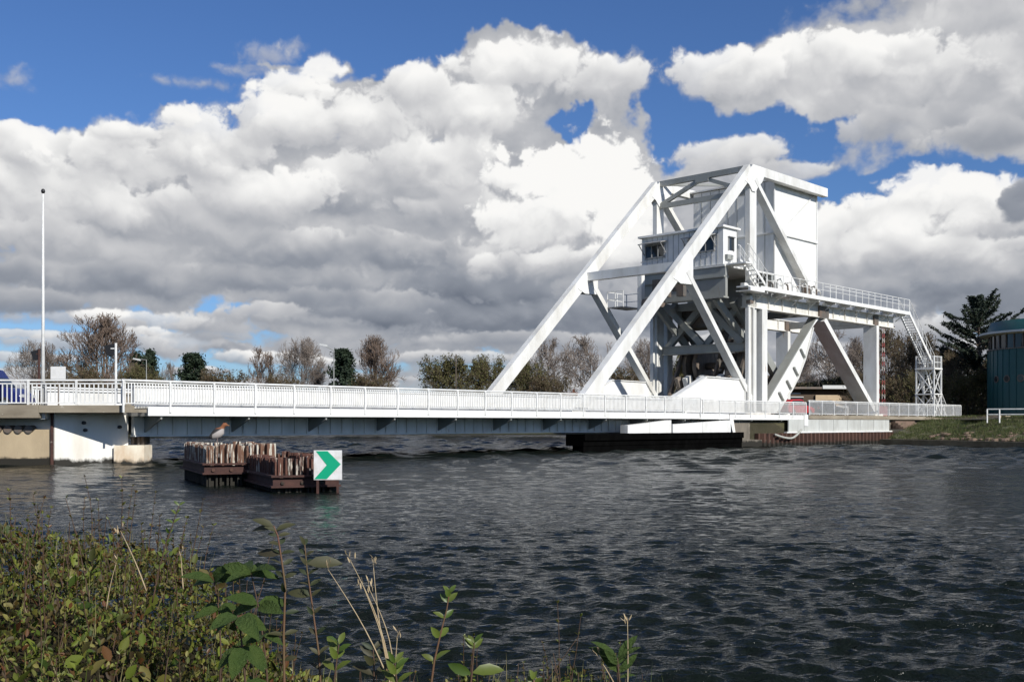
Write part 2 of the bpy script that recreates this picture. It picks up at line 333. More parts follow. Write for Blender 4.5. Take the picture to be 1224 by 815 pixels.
def copytree(o, parent=None):
    c = o.copy(); COL.objects.link(c)
    if parent is not None: c.parent = parent
    for ch in list(o.children): copytree(ch, c)
    return c
# ------------------------------------------------------------------ the moving bridge; local x = along, y = across (away from the camera), z = up from the water
br = bthing('bascule_bridge', 'white rolling bascule bridge with tall triangular trusses and a boxed counterweight above the canal', 'bridge')
TN, TF = 1.6, 10.2
SLOPE = .913
for T in (TN, TF):
    w = .50
    a = (29.2, 2.05); A0 = (29.2+.9, 3.0)
    MB().beam((29.3,T,2.15), (49.9,T,20.95), w, .88, (-.67,0,.74)).build('main_chord', WHITE, br)
    # gusset plates, a little proud of the members on both faces
    for sgn in (-1, 1):
        y0 = T+sgn*(w/2+.004); y1 = T+sgn*(w/2+.030); lo, hi = min(y0,y1), max(y0,y1)
        MB().prism([(39.75,11.75),(40.6,11.45),(41.9,11.5),(42.1,12.0),(42.1,13.5),(41.75,13.75)], lo, hi).build('gusset_plate', WHITE2, br)
        MB().prism([(49.0,19.95),(49.5,19.75),(49.96,19.3),(50.44,19.3),(50.8,19.75),(51.4,20.2),(51.7,20.66),(51.7,21.33),(50.1,21.34),(49.8,21.1)], lo, hi).build('gusset_plate', WHITE2, br)
    MB().beam((41.4,T,12.4), (50.35,T,3.1), .62, .38, (.7,0,.7)).build('diagonal_brace', WHITE, br)
    MB().beam((50.2,T,20.4), (50.2,T,2.6), .40, .95, (1,0,0)).build('vertical_post', WHITE, br)
    MB().beam((50.4,T,20.3), (60.3,T,11.6), .62, .36, (.7,0,.7)).build('rear_brace', WHITE, br)
    MB().beam((50.0,T,21.0), (61.9,T,21.0), w, .70, (0,0,1)).build('top_chord', WHITE, br)
    # deep plate girder at deck level that rises into the tapered housing
    MB().prism([(.4,1.26),(55.2,1.26),(55.2,2.2),(49.0,2.2),(49.0,5.0),(43.95,5.05),(39.7,3.36),(.4,3.30)], T-.12, T+.12).build('plate_girder', GIRD if T == TN else WHITE, br)
    g = MB()
    g.beam((.35,T,3.34), (39.7,T,3.40), .42, .07)
    g.beam((39.6,T,3.40), (43.95,T,5.11), .52, .07); g.beam((43.9,T,5.10), (49.05,T,5.05), .52, .07)
    g.beam((.4,T,1.22), (55.2,T,1.22), .42, .06)
    g.box(48.98,49.05,T-.25,T+.25,2.3,5.04)
    g.build('girder_flange', WHITE2, br)
    if T == TN:   # outer skin of the housing, in the sun
        MB().prism([(39.9,2.46),(49.0,2.46),(49.0,4.98),(43.95,5.02),(39.9,3.42)], T-.17, T-.125).build('housing_panel', WHITE2, br)
        MB().box(.45,39.85,T-.15,T-.125,2.46,3.29).build('parapet_panel', WHITE2, br)
    else:
        MB().prism([(39.9,2.46),(49.0,2.46),(49.0,4.98),(43.95,5.02),(39.9,3.42)], T-.17, T-.125).build('housing_panel', WHITE2, br)
# portals between the trusses
g = MB().beam((41.1,TN+.26,12.75), (41.1,TF-.26,12.75), .5, .62).build('portal_strut', WHITE, br)
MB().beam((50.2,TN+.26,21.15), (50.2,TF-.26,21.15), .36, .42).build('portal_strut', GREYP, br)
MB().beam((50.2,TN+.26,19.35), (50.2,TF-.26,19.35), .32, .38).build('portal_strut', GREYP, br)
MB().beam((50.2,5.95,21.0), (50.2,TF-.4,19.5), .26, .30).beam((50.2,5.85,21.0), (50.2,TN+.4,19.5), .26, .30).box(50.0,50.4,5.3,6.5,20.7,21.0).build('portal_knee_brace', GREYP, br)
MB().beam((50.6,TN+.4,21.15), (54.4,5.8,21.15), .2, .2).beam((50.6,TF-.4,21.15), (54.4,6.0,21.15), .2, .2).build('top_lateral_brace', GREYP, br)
# counterweight
MB().box(54.5,61.25,2.08,9.7,12.3,20.95).build('counterweight_box', WHITE2, br)
g = MB()
for z in (16.75,):
    g.box(54.45,61.3,1.93,2.08,z,z+.16); g.box(54.3,54.5,2.0,9.7,z,z+.10)
for s_ in (54.42, 61.27): g.box(s_-.06,s_+.06,1.99,2.09,12.3,20.95)
g.beam((55.2,2.03,16.9),(61.0,2.03,20.8), .05,.12)
g.build('counterweight_rib', WHITE, br)
g = MB()
for k in range(1, 9): g.box(54.475,54.50,2.08+k*.85-.02,2.08+k*.85+.02,12.3,20.9)
g.build('counterweight_seam', GREYP, br)
MB().box(54.3,61.4,1.95,9.9,21.0,21.12).build('counterweight_lid', WHITE, br)
# operator cabin across the bridge
cab = MB().box(47.4,49.25,2.25,9.75,13.62,16.35).build('control_cabin', mat('cabin_paint', (.76,.76,.75), .5, (.62,.62,.60), .4, 1.2), br)
g = MB()
for k in range(1, 15): g.box(47.375,47.40,2.25+k*.5-.012,2.25+k*.5+.012,13.65,16.3)
g.build('cladding_joint', GREYP, cab)
MB().box(47.1,49.5,2.05,9.95,16.35,16.50).build('cabin_roof', WHITE2, cab)
for y0, y1 in ((7.55, 9.35), (3.0, 5.3)):
    w_ = MB().box(47.33,47.372,y0,y1,14.75,15.65).build('window', GLASS, cab)
    f = MB(); n = 3
    f.box(47.28,47.374,y0-.07,y1+.07,15.65,15.73); f.box(47.28,47.374,y0-.07,y1+.07,14.67,14.75)
    for k in range(n+1):
        yy = y0+(y1-y0)*k/n; f.box(47.28,47.374,yy-.035,yy+.035,14.7,15.7)
    f.build('window_frame', FRAME, w_)
    MB().prism([(46.55,15.78),(46.57,15.72),(47.37,15.92),(47.37,16.0)], y0-.2, y1+.2).build('sun_hood', FRAME, w_)
    g = MB()   # outside blinds brackets
    for yy in (y0-.12, y1+.12): g.beam((46.6,yy,15.74), (47.36,yy,15.0), .05,.05)
    g.beam((46.9,y0-.15,14.4),(46.9,y1+.15,14.4),.05,.05).build('bracket', FRAME, w_)
w_ = MB().box(48.1,48.75,2.205,2.249,14.75,15.65).build('window', GLASS, cab)
MB().box(48.02,48.1,2.17,2.249,14.7,15.7).box(48.75,48.83,2.17,2.249,14.7,15.7).box(48.0,48.85,2.05,2.249,15.7,15.76).build('window_frame', FRAME, w_)
MB().box(47.33,47.372,7.9,8.5,13.75,14.2).build('vent', BLACK, cab)
MB().box(47.6,48.4,2.0,2.249,14.0,14.35).build('electric_box', GREYP, cab)
# cabin floor frame and cross girder underneath
MB().box(47.2,54.3,2.0,9.9,13.42,13.56).build('cabin_floor', WHITE, br)
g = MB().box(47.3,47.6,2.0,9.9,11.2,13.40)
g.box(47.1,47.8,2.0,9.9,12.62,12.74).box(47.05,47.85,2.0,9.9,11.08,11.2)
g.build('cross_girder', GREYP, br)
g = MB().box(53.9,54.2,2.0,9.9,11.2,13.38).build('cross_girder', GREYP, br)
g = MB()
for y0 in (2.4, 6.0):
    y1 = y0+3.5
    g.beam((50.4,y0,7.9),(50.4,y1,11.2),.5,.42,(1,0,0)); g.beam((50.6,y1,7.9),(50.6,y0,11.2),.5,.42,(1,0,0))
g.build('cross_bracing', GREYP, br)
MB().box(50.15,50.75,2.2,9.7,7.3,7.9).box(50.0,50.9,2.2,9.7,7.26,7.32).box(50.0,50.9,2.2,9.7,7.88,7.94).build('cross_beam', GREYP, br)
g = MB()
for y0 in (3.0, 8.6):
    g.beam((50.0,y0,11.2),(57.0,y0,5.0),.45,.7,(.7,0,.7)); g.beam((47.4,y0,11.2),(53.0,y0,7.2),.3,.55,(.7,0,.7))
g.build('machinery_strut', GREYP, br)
# rolling treads: two big curved quadrants
arc = [(53.9,2.6),(54.8,3.45),(56.0,4.4),(57.1,5.5),(58.2,7.0),(59.1,8.7),(59.5,9.6)]
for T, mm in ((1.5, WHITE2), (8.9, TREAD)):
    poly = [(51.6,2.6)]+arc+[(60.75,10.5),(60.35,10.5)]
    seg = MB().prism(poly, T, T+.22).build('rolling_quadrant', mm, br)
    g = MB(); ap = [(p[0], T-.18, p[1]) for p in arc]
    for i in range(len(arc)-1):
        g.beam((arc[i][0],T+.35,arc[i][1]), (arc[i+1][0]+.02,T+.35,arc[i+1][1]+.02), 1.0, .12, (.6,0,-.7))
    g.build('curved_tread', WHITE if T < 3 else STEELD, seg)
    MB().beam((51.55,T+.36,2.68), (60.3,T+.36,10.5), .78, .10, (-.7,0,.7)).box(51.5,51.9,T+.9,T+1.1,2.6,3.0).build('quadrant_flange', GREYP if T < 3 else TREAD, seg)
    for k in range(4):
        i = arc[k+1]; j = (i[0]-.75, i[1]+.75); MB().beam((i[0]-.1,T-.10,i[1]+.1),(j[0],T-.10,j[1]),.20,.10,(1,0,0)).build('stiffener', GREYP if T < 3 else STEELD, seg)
# drive shaft, pinion wheels and clutter between the quadrants (dark, behind the trusses)
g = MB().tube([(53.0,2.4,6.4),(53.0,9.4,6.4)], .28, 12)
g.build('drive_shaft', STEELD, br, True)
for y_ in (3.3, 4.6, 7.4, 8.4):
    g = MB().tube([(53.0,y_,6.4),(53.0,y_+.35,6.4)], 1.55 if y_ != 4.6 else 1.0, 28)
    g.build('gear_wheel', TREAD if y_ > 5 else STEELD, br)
g = MB()
for k in range(7): g.box(50.6+k*.5, 50.95+k*.5, 3.0+k*.9, 3.6+k*.9, 3.9+(k%3)*.5, 5.2+(k%2)*.7)
g.build('gearbox', STEELD, br)
for y_ in (4.2, 5.9, 7.2):
    MB().prism([(49.8,5.3),(50.2,4.3),(51.6,2.9),(52.2,3.4),(51.0,4.6),(50.5,5.6)], y_, y_+.4).build('brake_guard', WHITE, br)
MB().box(55.3,56.9,5.4,8.2,9.6,10.15).box(55.6,56.6,5.7,7.8,8.75,9.57).box(55.1,57.1,5.2,8.4,10.2,10.3).build('motor_housing', WHITE2, br)
g = MB().beam((49.0,8.6,2.7),(54.3,8.6,5.6),.12,1.5,(-.5,0,.85))
g.build('inner_guard', GREYP, br)
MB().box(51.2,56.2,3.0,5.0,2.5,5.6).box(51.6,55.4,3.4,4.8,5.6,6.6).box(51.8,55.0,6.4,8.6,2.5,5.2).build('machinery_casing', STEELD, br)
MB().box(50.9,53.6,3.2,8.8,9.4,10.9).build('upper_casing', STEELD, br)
for y_ in (3.1, 5.4, 7.9):
    pts_ = [(52.6+3.2*math.cos(a_), 6.4+3.2*math.sin(a_)) for a_ in [R(200+k*13) for k in range(9)]]+[(52.6+2.6*math.cos(a_), 6.4+2.6*math.sin(a_)) for a_ in [R(304-k*13) for k in range(9)]]
    MB().prism(pts_, y_, y_+.3).build('rocker_arc', TREAD, br)
for y_ in (2.9, 5.2, 8.9): MB().beam((49.6,y_,3.2),(53.6,y_,10.9),.22,.34,(1,0,0)).beam((54.2,y_,3.0),(51.4,y_,10.9),.22,.34,(1,0,0)).build('brace_strut', STEELD, br)
# deck
MB().box(.3,55.6,.03,11.75,2.06,2.30).build('deck_slab', GIRD, br)
MB().box(.3,55.6,2.3,9.7,2.304,2.33).build('road_surface', ASPH, br)
MB().box(.25,40.9,-.02,.03,2.07,2.45).box(41.0,44.6,-.02,.03,2.05,2.43).box(44.7,55.7,-.02,.03,2.02,2.41).build('deck_fascia', WHITE2, br)
MB().box(.3,55.6,.05,1.3,2.304,2.40).build('footway', CONC, br)
MB().box(55.3,55.9,-.10,.03,1.55,2.44).build('end_bracket', WHITE2, br)
for k in range(13):
    s_ = .9+4.27*k
    if s_ > 55: continue
    MB().prism([(0,0)], 0, 0) if False else None
    vs = [(s_-.04,TN-.12,1.36),(s_-.04,TN-.12,2.06),(s_-.04,.08,2.06),(s_-.04,.08,1.93)]; vs += [(x+.08,y,z) for x,y,z in vs]
    MB().add(vs, [(3,2,1,0),(4,5,6,7),(0,1,5,4),(1,2,6,5),(2,3,7,6),(3,0,4,7)]).build('walkway_bracket', GREYP, br)
s_ = 1.5; me_ = None
while s_ < 55:
    o_ = bpy.data.objects.new('web_stiffener', me_ or MB().box(-.03,.03,TN-.2,TN-.12,1.26,2.05).mesh('web_stiffener', GIRD)); me_ = o_.data; COL.objects.link(o_); o_.parent = br; o_.location = (s_,0,0); s_ += .71
# railings: one panel per post spacing, both sides
def rail_run(root, s0, s1, y, zb, zt, step, bar, mpanel, face, rail_m=RAILP, post_lo=None, postn='railing_post', bw=.028):
    n = max(1, round((s1-s0)/step)); d = (s1-s0)/n
    for k in range(n+1):
        x = s0+d*k; lo = zb-.05 if post_lo is None else post_lo
        MB().box(x-.04,x+.04,y-.035-.05*face,y+.035-.05*face,lo,zt).build(postn, mpanel, root)
    for k in range(n):
        x0 = s0+d*k+.045; x1 = s0+d*(k+1)-.045; g = MB(); nb = max(2, int((x1-x0)/bar))
        for j in range(nb):
            x = x0+(j+.5)*(x1-x0)/nb; g.box(x-bw/2,x+bw/2,y-.015,y+.015,zb+.04,zt-.10)
        g.box(x0,x1,y-.02,y+.02,zb,zb+.04); g.box(x0,x1,y-.02,y+.02,zt-.10,zt-.06)
        g.build('railing_panel', mpanel, root)
    MB().tube([(s0-.05,y,zt+.02),(s1+.05,y,zt+.02)], .045, 8).build('handrail', rail_m, root)
rail_run(br, -.85, 41.0, 0.02, 2.56, 3.50, 2.14, .13, RAILP, 1, post_lo=2.2, bw=.05)
rail_run(br, 41.3, 55.7, 0.02, 2.50, 3.36, 2.06, .13, RAILP, 1, post_lo=2.2)
rail_run(br, .4, 55.7, 11.72, 2.56, 3.50, 3.07, .13, RAILP, -1, bw=.05)
# service basket hanging under the portal strut
bk = MB().box(43.2,45.6,8.4,9.9,10.55,10.62).build('service_basket', FRAME, br)
g = MB()
for (x,y) in ((43.2,8.4),(43.2,9.9),(45.6,8.4),(45.6,9.9),(44.4,9.9),(43.2,9.15)): g.beam((x,y,10.6),(x,y,11.8),.06,.06)
for z in (11.2,11.78): g.beam((43.2,8.4,z),(43.2,9.9,z),.05,.05).beam((43.2,9.9,z),(45.6,9.9,z),.05,.05).beam((45.6,9.9,z),(45.6,8.4,z),.05,.05)
g.build('basket_rail', RAILP, bk)
MB().box(45.0,45.4,8.0,8.4,9.9,13.4).build('hanger_post', WHITE, bk)
MB().tube([(45.2,6.2,10.9),(45.2,7.9,10.9)],.38,16).build('motor', STEELD, bk)
MB().prism([(44.6,9.6),(45.6,9.6),(45.4,10.6),(44.9,10.6)], 7.6, 8.0).build('horn', WHITE, bk)
g = MB()
for k in range(6): g.box(43.6+k*.5,44.0+k*.5,3.2+k*.8,3.8+k*.8,11.0+(k*7%5)*.25,12.2+(k*3%4)*.2)
g.build('winch_gear', STEELD, br)
# ------------------------------------------------------------------ fixed frame that carries the track and the high walkway
fr = bthing('support_frame', 'fixed white steel frame with high walkway and flight of stairs behind the rolling quadrant', 'steel frame')
for T in (1.6, 10.4):
    g = MB().box(49.3,74.6,T-.2,T+.2,10.55,11.45)
    g.box(49.3,74.6,T-.34,T+.34,11.45,11.52).box(49.3,74.6,T-.34,T+.34,10.48,10.55)
    for k in range(12): g.box(50.2+k*2.1,50.26+k*2.1,T-.33,T+.33,10.56,11.44)
    g.build('track_girder', GIRD, fr)
    MB().box(51.15,51.9,T-.42,T+.62,2.2,10.48).build('column', WHITE, fr)
    MB().box(49.15,49.4,T-.45,T-.15,2.2,10.48).box(49.9,50.1,T-.40,T-.1,2.2,10.48).build('ladder_post', WHITE, fr)
    MB().beam((61.3,T+.35,10.4),(70.9,T+.35,2.7),1.35,.46,(.6,0,.8)).build('raking_strut', WHITE, fr)
    MB().box(70.5,70.98,T-.5,T+.75,2.2,10.48).build('column', WHITE, fr)
    MB().box(49.0,52.1,T-.6,T+.5,2.3,2.62).box(70.0,71.6,T-.6,T+.5,2.3,2.6).build('column_base', CONCW, fr)
    MB().prism([(60.3,10.5),(61.9,10.5),(61.9,11.4),(60.3,11.4)], T-.36, T-.21).box(70.4,71.2,T-.36,T-.21,10.5,11.4).build('joint_plate', STEELD, fr)
for s_ in (50.2, 60.8, 71.0, 74.2): MB().box(s_,s_+.3,1.85,10.15,10.7,11.3).build('tie_beam', GREYP, fr)
g = MB().box(47.6,75.6,.25,1.25,11.80,11.88)
g.box(49.4,75.6,.22,.27,11.70,12.0)
g.build('walkway_deck', WHITE2, fr)
g = MB().box(47.6,49.6,.05,.25,11.55,11.75).box(47.6,49.6,.05,1.3,11.50,11.55)
g.build('lower_landing', WHITE2, fr)
for k in range(10):
    x = 50.4+k*2.7; MB().prism([(x,11.52),(x+.08,11.52),(x+.08,11.79),(x,11.79)], .3, 1.5).beam((x+.04,.4,11.72),(x+.04,1.3,11.1),.07,.07).build('walkway_bracket', WHITE, fr)
rr = MB().tube([(61.2,.3,13.1),(75.6,.3,13.1)],.03,6).tube([(61.2,.3,12.55),(75.6,.3,12.55)],.022,6)
rr.build('handrail', RAILP, fr)
for k in range(13): MB().tube([(61.3+k*1.19,.3,12.0),(61.3+k*1.19,.3,13.1)],.03,6).build('railing_post', RAILP, fr)
rr = MB().tube([(61.2,1.25,13.1),(75.6,1.25,13.1)],.03,6)
rr.build('handrail', RAILP, fr)
MB().tube([(50.2,.3,13.05),(61.2,.3,13.1)],.028,6).tube([(50.2,.3,12.5),(61.2,.3,12.55)],.022,6).build('handrail', RAILP, fr)
for k in range(9): MB().tube([(50.3+k*1.25,.3,12.0),(50.3+k*1.25,.3,13.1)],.028,6).build('railing_post', RAILP, fr)
# valves, pipe ends and hand wheels on the walkway beside the counterweight
for k in range(11):
    x = 51.2+k*.76; h = .55+(k*37 % 5)*.09
    g = MB().tube([(x,.75,11.88),(x,.75,11.88+h),(x+.12,.62,11.98+h),(x+.3,.5,11.9+h*.8),(x+.34,.48,11.9)], .07, 8)
    g.tube([(x+.1,.75,11.9+h),(x+.1,.75,11.93+h)], .16, 12)
    g.build('hose_coupling', WHITE if k % 3 else STEELD, fr)
MB().box(52.4,53.1,.55,1.0,11.88,12.7).build('switch_box', WHITE2, fr)
MB().box(57.0,57.3,.5,.9,11.88,12.75).build('switch_box', STEELD, fr)
# short stair from the cabin down to the walkway
g = MB()
for y_ in (.45, 1.15): g.beam((48.0,y_,13.9),(50.6,y_,12.0),.06,.2)
for k in range(7): g.box(48.1+k*.36,48.4+k*.36,.45,1.15,13.66-k*.27,13.70-k*.27)
st = g.build('cabin_stair', WHITE2, fr)
g = MB()
for y_ in (.42, 1.18):
    g.tube([(47.7,y_,14.95),(48.0,y_,14.95),(50.7,y_,13.1)],.028,6); g.tube([(47.8,y_,14.4),(48.0,y_,14.4),(50.6,y_,12.55)],.02,6)
    for k in range(5): g.tube([(48.0+k*.65,y_,13.9-k*.475),(48.0+k*.65,y_,14.95-k*.475)],.024,6)
g.build('stair_rail', RAILP, st)
MB().box(47.35,48.4,.3,2.2,13.5,13.6).build('cabin_landing', WHITE2, fr)
for k in range(5):
    x = 49.3; g = MB().box(x-.35+(k%2)*.2, x+.1+(k%3)*.12, .9+k*.12, 1.25+k*.12, 10.7+k*.33, 10.98+k*.33)
    g.build('junction_box', [STEELD, WHITE, GREYP][k % 3], fr)
# long flight
g = MB()
for y_ in (.3, 1.2): g.beam((75.5,y_,11.9),(81.2,y_,7.1),.07,.28)
for k in range(22): g.box(75.6+k*.256,75.84+k*.256,.3,1.2,11.68-k*.216,11.72-k*.216)
st = g.build('stair_flight', WHITE2, fr)
g = MB()
for y_ in (.28, 1.22):
    g.tube([(75.5,y_,13.1),(81.2,y_,8.2)],.028,6).tube([(75.5,y_,12.55),(81.2,y_,7.7)],.02,6)
    for k in range(7): g.tube([(75.5+k*.95,y_,11.9-k*.8),(75.5+k*.95,y_,13.1-k*.817)],.024,6)
g.build('stair_rail', RAILP, st)

# ------------------------------------------------------------------ lattice stair tower at the foot of the flight
tw = bthing('stair_tower', 'white lattice stair tower standing at the foot of the long flight of stairs', 'stair tower')
xs, ys = (80.3, 82.0), (.0, 1.7)
for x in xs:
    for y_ in ys: MB().beam((x,y_,2.3),(x,y_,8.2),.13,.13).build('leg', RAILP, tw)
MB().box(80.2,82.1,-.1,1.8,6.9,7.05).build('top_landing', WHITE2, tw)
MB().box(80.2,82.1,-.1,1.8,4.5,4.6).build('middle_landing', WHITE2, tw)
for z0, z1 in ((2.5,4.5),(4.6,6.9)):
    g = MB()
    for x in xs: g.beam((x,ys[0],z0),(x,ys[1],z1),.08,.08).beam((x,ys[1],z0),(x,ys[0],z1),.08,.08)
    for y_ in ys: g.beam((xs[0],y_,z0),(xs[1],y_,z1),.08,.08).beam((xs[1],y_,z0),(xs[0],y_,z1),.08,.08)
    g.build('lattice_brace', RAILP, tw)
g = MB()
for z in (7.6, 8.15):
    g.beam((80.3,0,z),(82,0,z),.05,.05).beam((80.3,1.7,z),(82,1.7,z),.05,.05).beam((82,0,z),(82,1.7,z),.05,.05).beam((80.3,0,z),(80.3,1.7,z),.05,.05)
for k in range(5): g.beam((80.5+k*.33,0,7.05),(80.5+k*.33,0,8.15),.03,.03).beam((82,.3+k*.3,7.05),(82,.3+k*.3,8.15),.03,.03).beam((80.3,.3+k*.3,7.05),(80.3,.3+k*.3,8.15),.03,.03)
g.build('landing_rail', RAILP, tw)
g = MB()
for x0,z0,x1,z1,y_ in ((80.5,7.0,81.8,4.6,1.2),(82.0,4.6,84.2,2.4,.7)):
    g.beam((x0,y_-.35,z0),(x1,y_-.35,z1),.06,.2).beam((x0,y_+.35,z0),(x1,y_+.35,z1),.06,.2)
    for k in range(9): f_ = k/9; g.box(x0+(x1-x0)*f_-.1, x0+(x1-x0)*f_+.1, y_-.35, y_+.35, z0+(z1-z0)*f_-.02, z0+(z1-z0)*f_+.02)
    for y2 in (y_-.37, y_+.37): g.beam((x0,y2,z0+1),(x1,y2,z1+1),.05,.05)
g.build('lower_stair', WHITE2, tw)
# small guard rail beside it
gr = bthing('guard_rail', 'small dark metal guard rail beside the stair tower', 'railing')
g = MB()
for k in range(6): g.beam((84.6+k*.7,2.2,2.4),(84.6+k*.7,2.2,4.0),.05,.05)
g.beam((84.6,2.2,4.0),(88.1,2.2,4.0),.06,.06).beam((84.6,2.2,3.2),(88.1,2.2,3.2),.05,.05)
g.build('rail_frame', FRAME, gr)

# ------------------------------------------------------------------ right hand approach span: parapet, panels, sheet piling
ap = bthing('approach_span', 'fixed concrete approach deck above white wall panels and rusty sheet piling', 'bridge deck')
MB().box(56.0,87.5,-.05,12.0,2.08,2.30).build('deck_slab', EDGE, ap)
MB().box(56.0,87.5,-.12,.25,2.1,2.42).build('kerb', EDGE, ap)
MB().box(56.0,87.5,2.3,9.7,2.304,2.33).build('road_surface', ASPH, ap)
MB().box(56.0,87.5,.26,2.2,2.304,2.41).build('footway', CONC, ap)
x = 52.9
while x < 70.4:
    w_ = 2.42; MB().box(x+.02,min(x+w_-.02,70.5),-.06,.02,1.12,2.07).build('wall_panel', mat('pale_wall_panel', (.52,.53,.50), .6, (.36,.36,.33), .5, 1.3, (1,1,.4)), ap); x += w_
MB().box(52.4,73.5,-.22,.05,1.02,1.12).build('capping_beam', WHITE2, ap)
g = MB(); x = 48.6
pts = []
while x < 70.6:
    pts += [(x,-.02),(x+.22,-.02),(x+.32,-.30),(x+.54,-.30),(x+.64,-.02)]; x += .64
poly = pts+[(pts[-1][0],.3),(pts[0][0],.3)]
g.vprism(poly, -1.5, 1.01); g.build('sheet_piling', RUST, ap)
MB().box(70.6,78.0,.3,.6,.2,2.07).build('side_wall', CONCD, ap)
pr = bthing('parapet_railing', 'long white bar railing along the fixed approach deck on the far bank', 'railing')
rail_run(pr, 56.2, 86.8, 0.02, 2.50, 3.52, 2.04, .15, RAILP, 1, post_lo=2.35, bw=.03)
MB().beam((56.2,.0,3.1),(86.8,.0,3.1),.02,.02) 
pr2 = bthing('parapet_railing', 'matching white bar railing on the far side of the approach road', 'railing')
rail_run(pr2, 56.2, 86.8, 11.9, 2.50, 3.52, 3.06, .3, RAILP, -1, post_lo=2.35, bw=.03)

# concrete pier under the moving end
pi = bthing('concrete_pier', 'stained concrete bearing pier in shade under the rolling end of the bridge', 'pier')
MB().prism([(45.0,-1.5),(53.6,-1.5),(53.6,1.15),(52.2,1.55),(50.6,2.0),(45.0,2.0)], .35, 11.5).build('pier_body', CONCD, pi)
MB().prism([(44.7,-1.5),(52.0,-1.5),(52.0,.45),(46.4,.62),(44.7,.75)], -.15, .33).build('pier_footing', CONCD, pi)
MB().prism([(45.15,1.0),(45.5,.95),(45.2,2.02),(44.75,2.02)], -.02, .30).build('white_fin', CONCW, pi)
hs = [(50.2+ i*.32, -.45-.1*math.sin(i*.4), .62+.018*(i-7)**2*(1 if i > 7 else .35)) for i in range(14)]
hb = bthing('rope_fender', 'pale sagging rope fender hanging on the pier beside the rusty piling', 'rope')
MB().tube(hs, .085, 8).build('rope', mat('rope', (.42,.42,.38), .9, (.25,.25,.22), .5, 8), hb, True)

# black timber fender with white steel boxes on it
fe = bthing('timber_fender', 'long black tarred timber fender platform under the bridge on the far side of the channel', 'fender')
MB().box(27.9,45.6,-.5,.9,.40,1.10).build('fender_deck', TIMB, fe)
MB().box(27.9,45.6,-.62,-.5,.72,1.13).build('rubbing_strake', TIMB, fe)
MB().box(27.95,45.6,-.45,-.1,-1.2,.40).build('fender_skirt', TIMB, fe)
for k in range(9): MB().tube([(29.2+k*1.9,-.2,-2),(29.2+k*1.9,-.2,.6)],.2,10).build('fender_pile', TIMB, fe)
for k in range(10): MB().tube([(28.6+k*1.7,.7,-2),(28.6+k*1.7,.7,.5)],.2,10).build('fender_pile', TIMB, fe)
for (x0, x1, za, zb, nm) in ((32.3,37.0,1.62,1.97,'low sloping white steel box on the black fender, nearer the open water'),(37.15,44.2,1.68,1.98,'longer white steel box on the black fender beside the pier')):
    wb = bthing('steel_box', nm, 'steel box', group='white boxes on the timber fender')
    MB().prism([(x0,1.135),(x1,1.135),(x1,zb),(x0,za)], -.42, .1).build('box_shell', WHITE2, wb)
    MB().prism([(x0-.05,1.14),(x0+.12,1.14),(x0+.12,za+.03),(x0-.05,za+.02)], -.47, .12).box((x0+x1)/2-.04,(x0+x1)/2+.04,-.45,-.421,1.15,(za+zb)/2).build('end_rib', WHITE, wb)

# ------------------------------------------------------------------ left abutment
ab = thing('abutment', 'whitewashed pier with shaded upper half and rusty foot under the bridge\'s left end', 'abutment')
a0, a1, a2 = (-19.15, 45.55), (-16.5, 46.75), (-16.9, 47.9)
def wall(mb, p, q, z0, z1, th=.4):
    d = Vector((q[0]-p[0], q[1]-p[1])); n = Vector((-d.y, d.x)).normalized()*th
    return mb.vprism([(p[0],p[1]),(q[0],q[1]),(q[0]+n.x,q[1]+n.y),(p[0]+n.x,p[1]+n.y)], z0, z1)
g = MB().vprism([a0,a1,a2,(-21.6,53.2),(-25,53.5),(-24,47.5)], -1.2, 2.22)
g.build('pier_body', CONCW, ab)
MB().vprism([(-16.95,46.3),(-15.75,46.55),(-15.75,47.6),(-16.4,48.6),(-16.6,47.0)], -1, .82).build('pier_foot', mat('rusty_whitewash', (.78,.73,.60), .8, (.50,.30,.14), .55, 1.6, (1,1,.5), bump=.4, wet=.12), ab)
g = MB().tube([(-16.35,46.9,2.05),(-16.35,46.9,.85)],.06,8).tube([(-16.15,47.0,2.05),(-16.15,47.0,.85)],.06,8).box(-16.5,-15.95,47.1,47.9,.85,2.0)
g.build('bearing_gear', STEELD, ab)
for (x,y_,z) in ((-18.1,46.03,1.78),(-18.05,46.05,1.47),(-16.8,46.62,1.60)): MB().tube([(x,y_-.12,z),(x,y_+.2,z)],.075,10).build('drain_hole', BLACK, ab)
qw = thing('quay_wall', 'beige concrete wall with a dark slot under the left approach, left of the white pier', 'wall')
MB().vprism([(-34,44.9),(-25.9,45.1),(-19.31,45.62),(-19.31,48.6),(-34,48.6)], -1.2, 1.50).build('lower_wall', mat('concrete_sand', (.46,.365,.235), .9, (.32,.25,.16), .45, .8, (1,1,.5), bump=.4, spots=[((.22,.18,.12), 1.5, .68, (1,1,.25))], wet=.30), qw)
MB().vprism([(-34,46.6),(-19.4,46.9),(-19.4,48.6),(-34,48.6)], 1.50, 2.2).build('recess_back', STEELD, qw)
MB().vprism([(-19.30,45.48),(-19.20,45.50),(-19.20,46.0),(-19.30,46.0)], -1.2, 2.2).build('corner_angle', WALE, qw)
MB().vprism([(-34,44.6),(-25.9,44.85),(-19.35,45.4),(-19.35,45.62),(-34,44.9)], -1.2, .28).build('foot_ledge', CONCD, qw)
for k in range(5):
    x = -21.9+k*.42; y_ = 45.3+(x+22)*.08
    MB().tube([(x,y_+.02,1.51),(x,y_+.7,1.51)],.17,14).build('pipe_end', STEELD, qw)
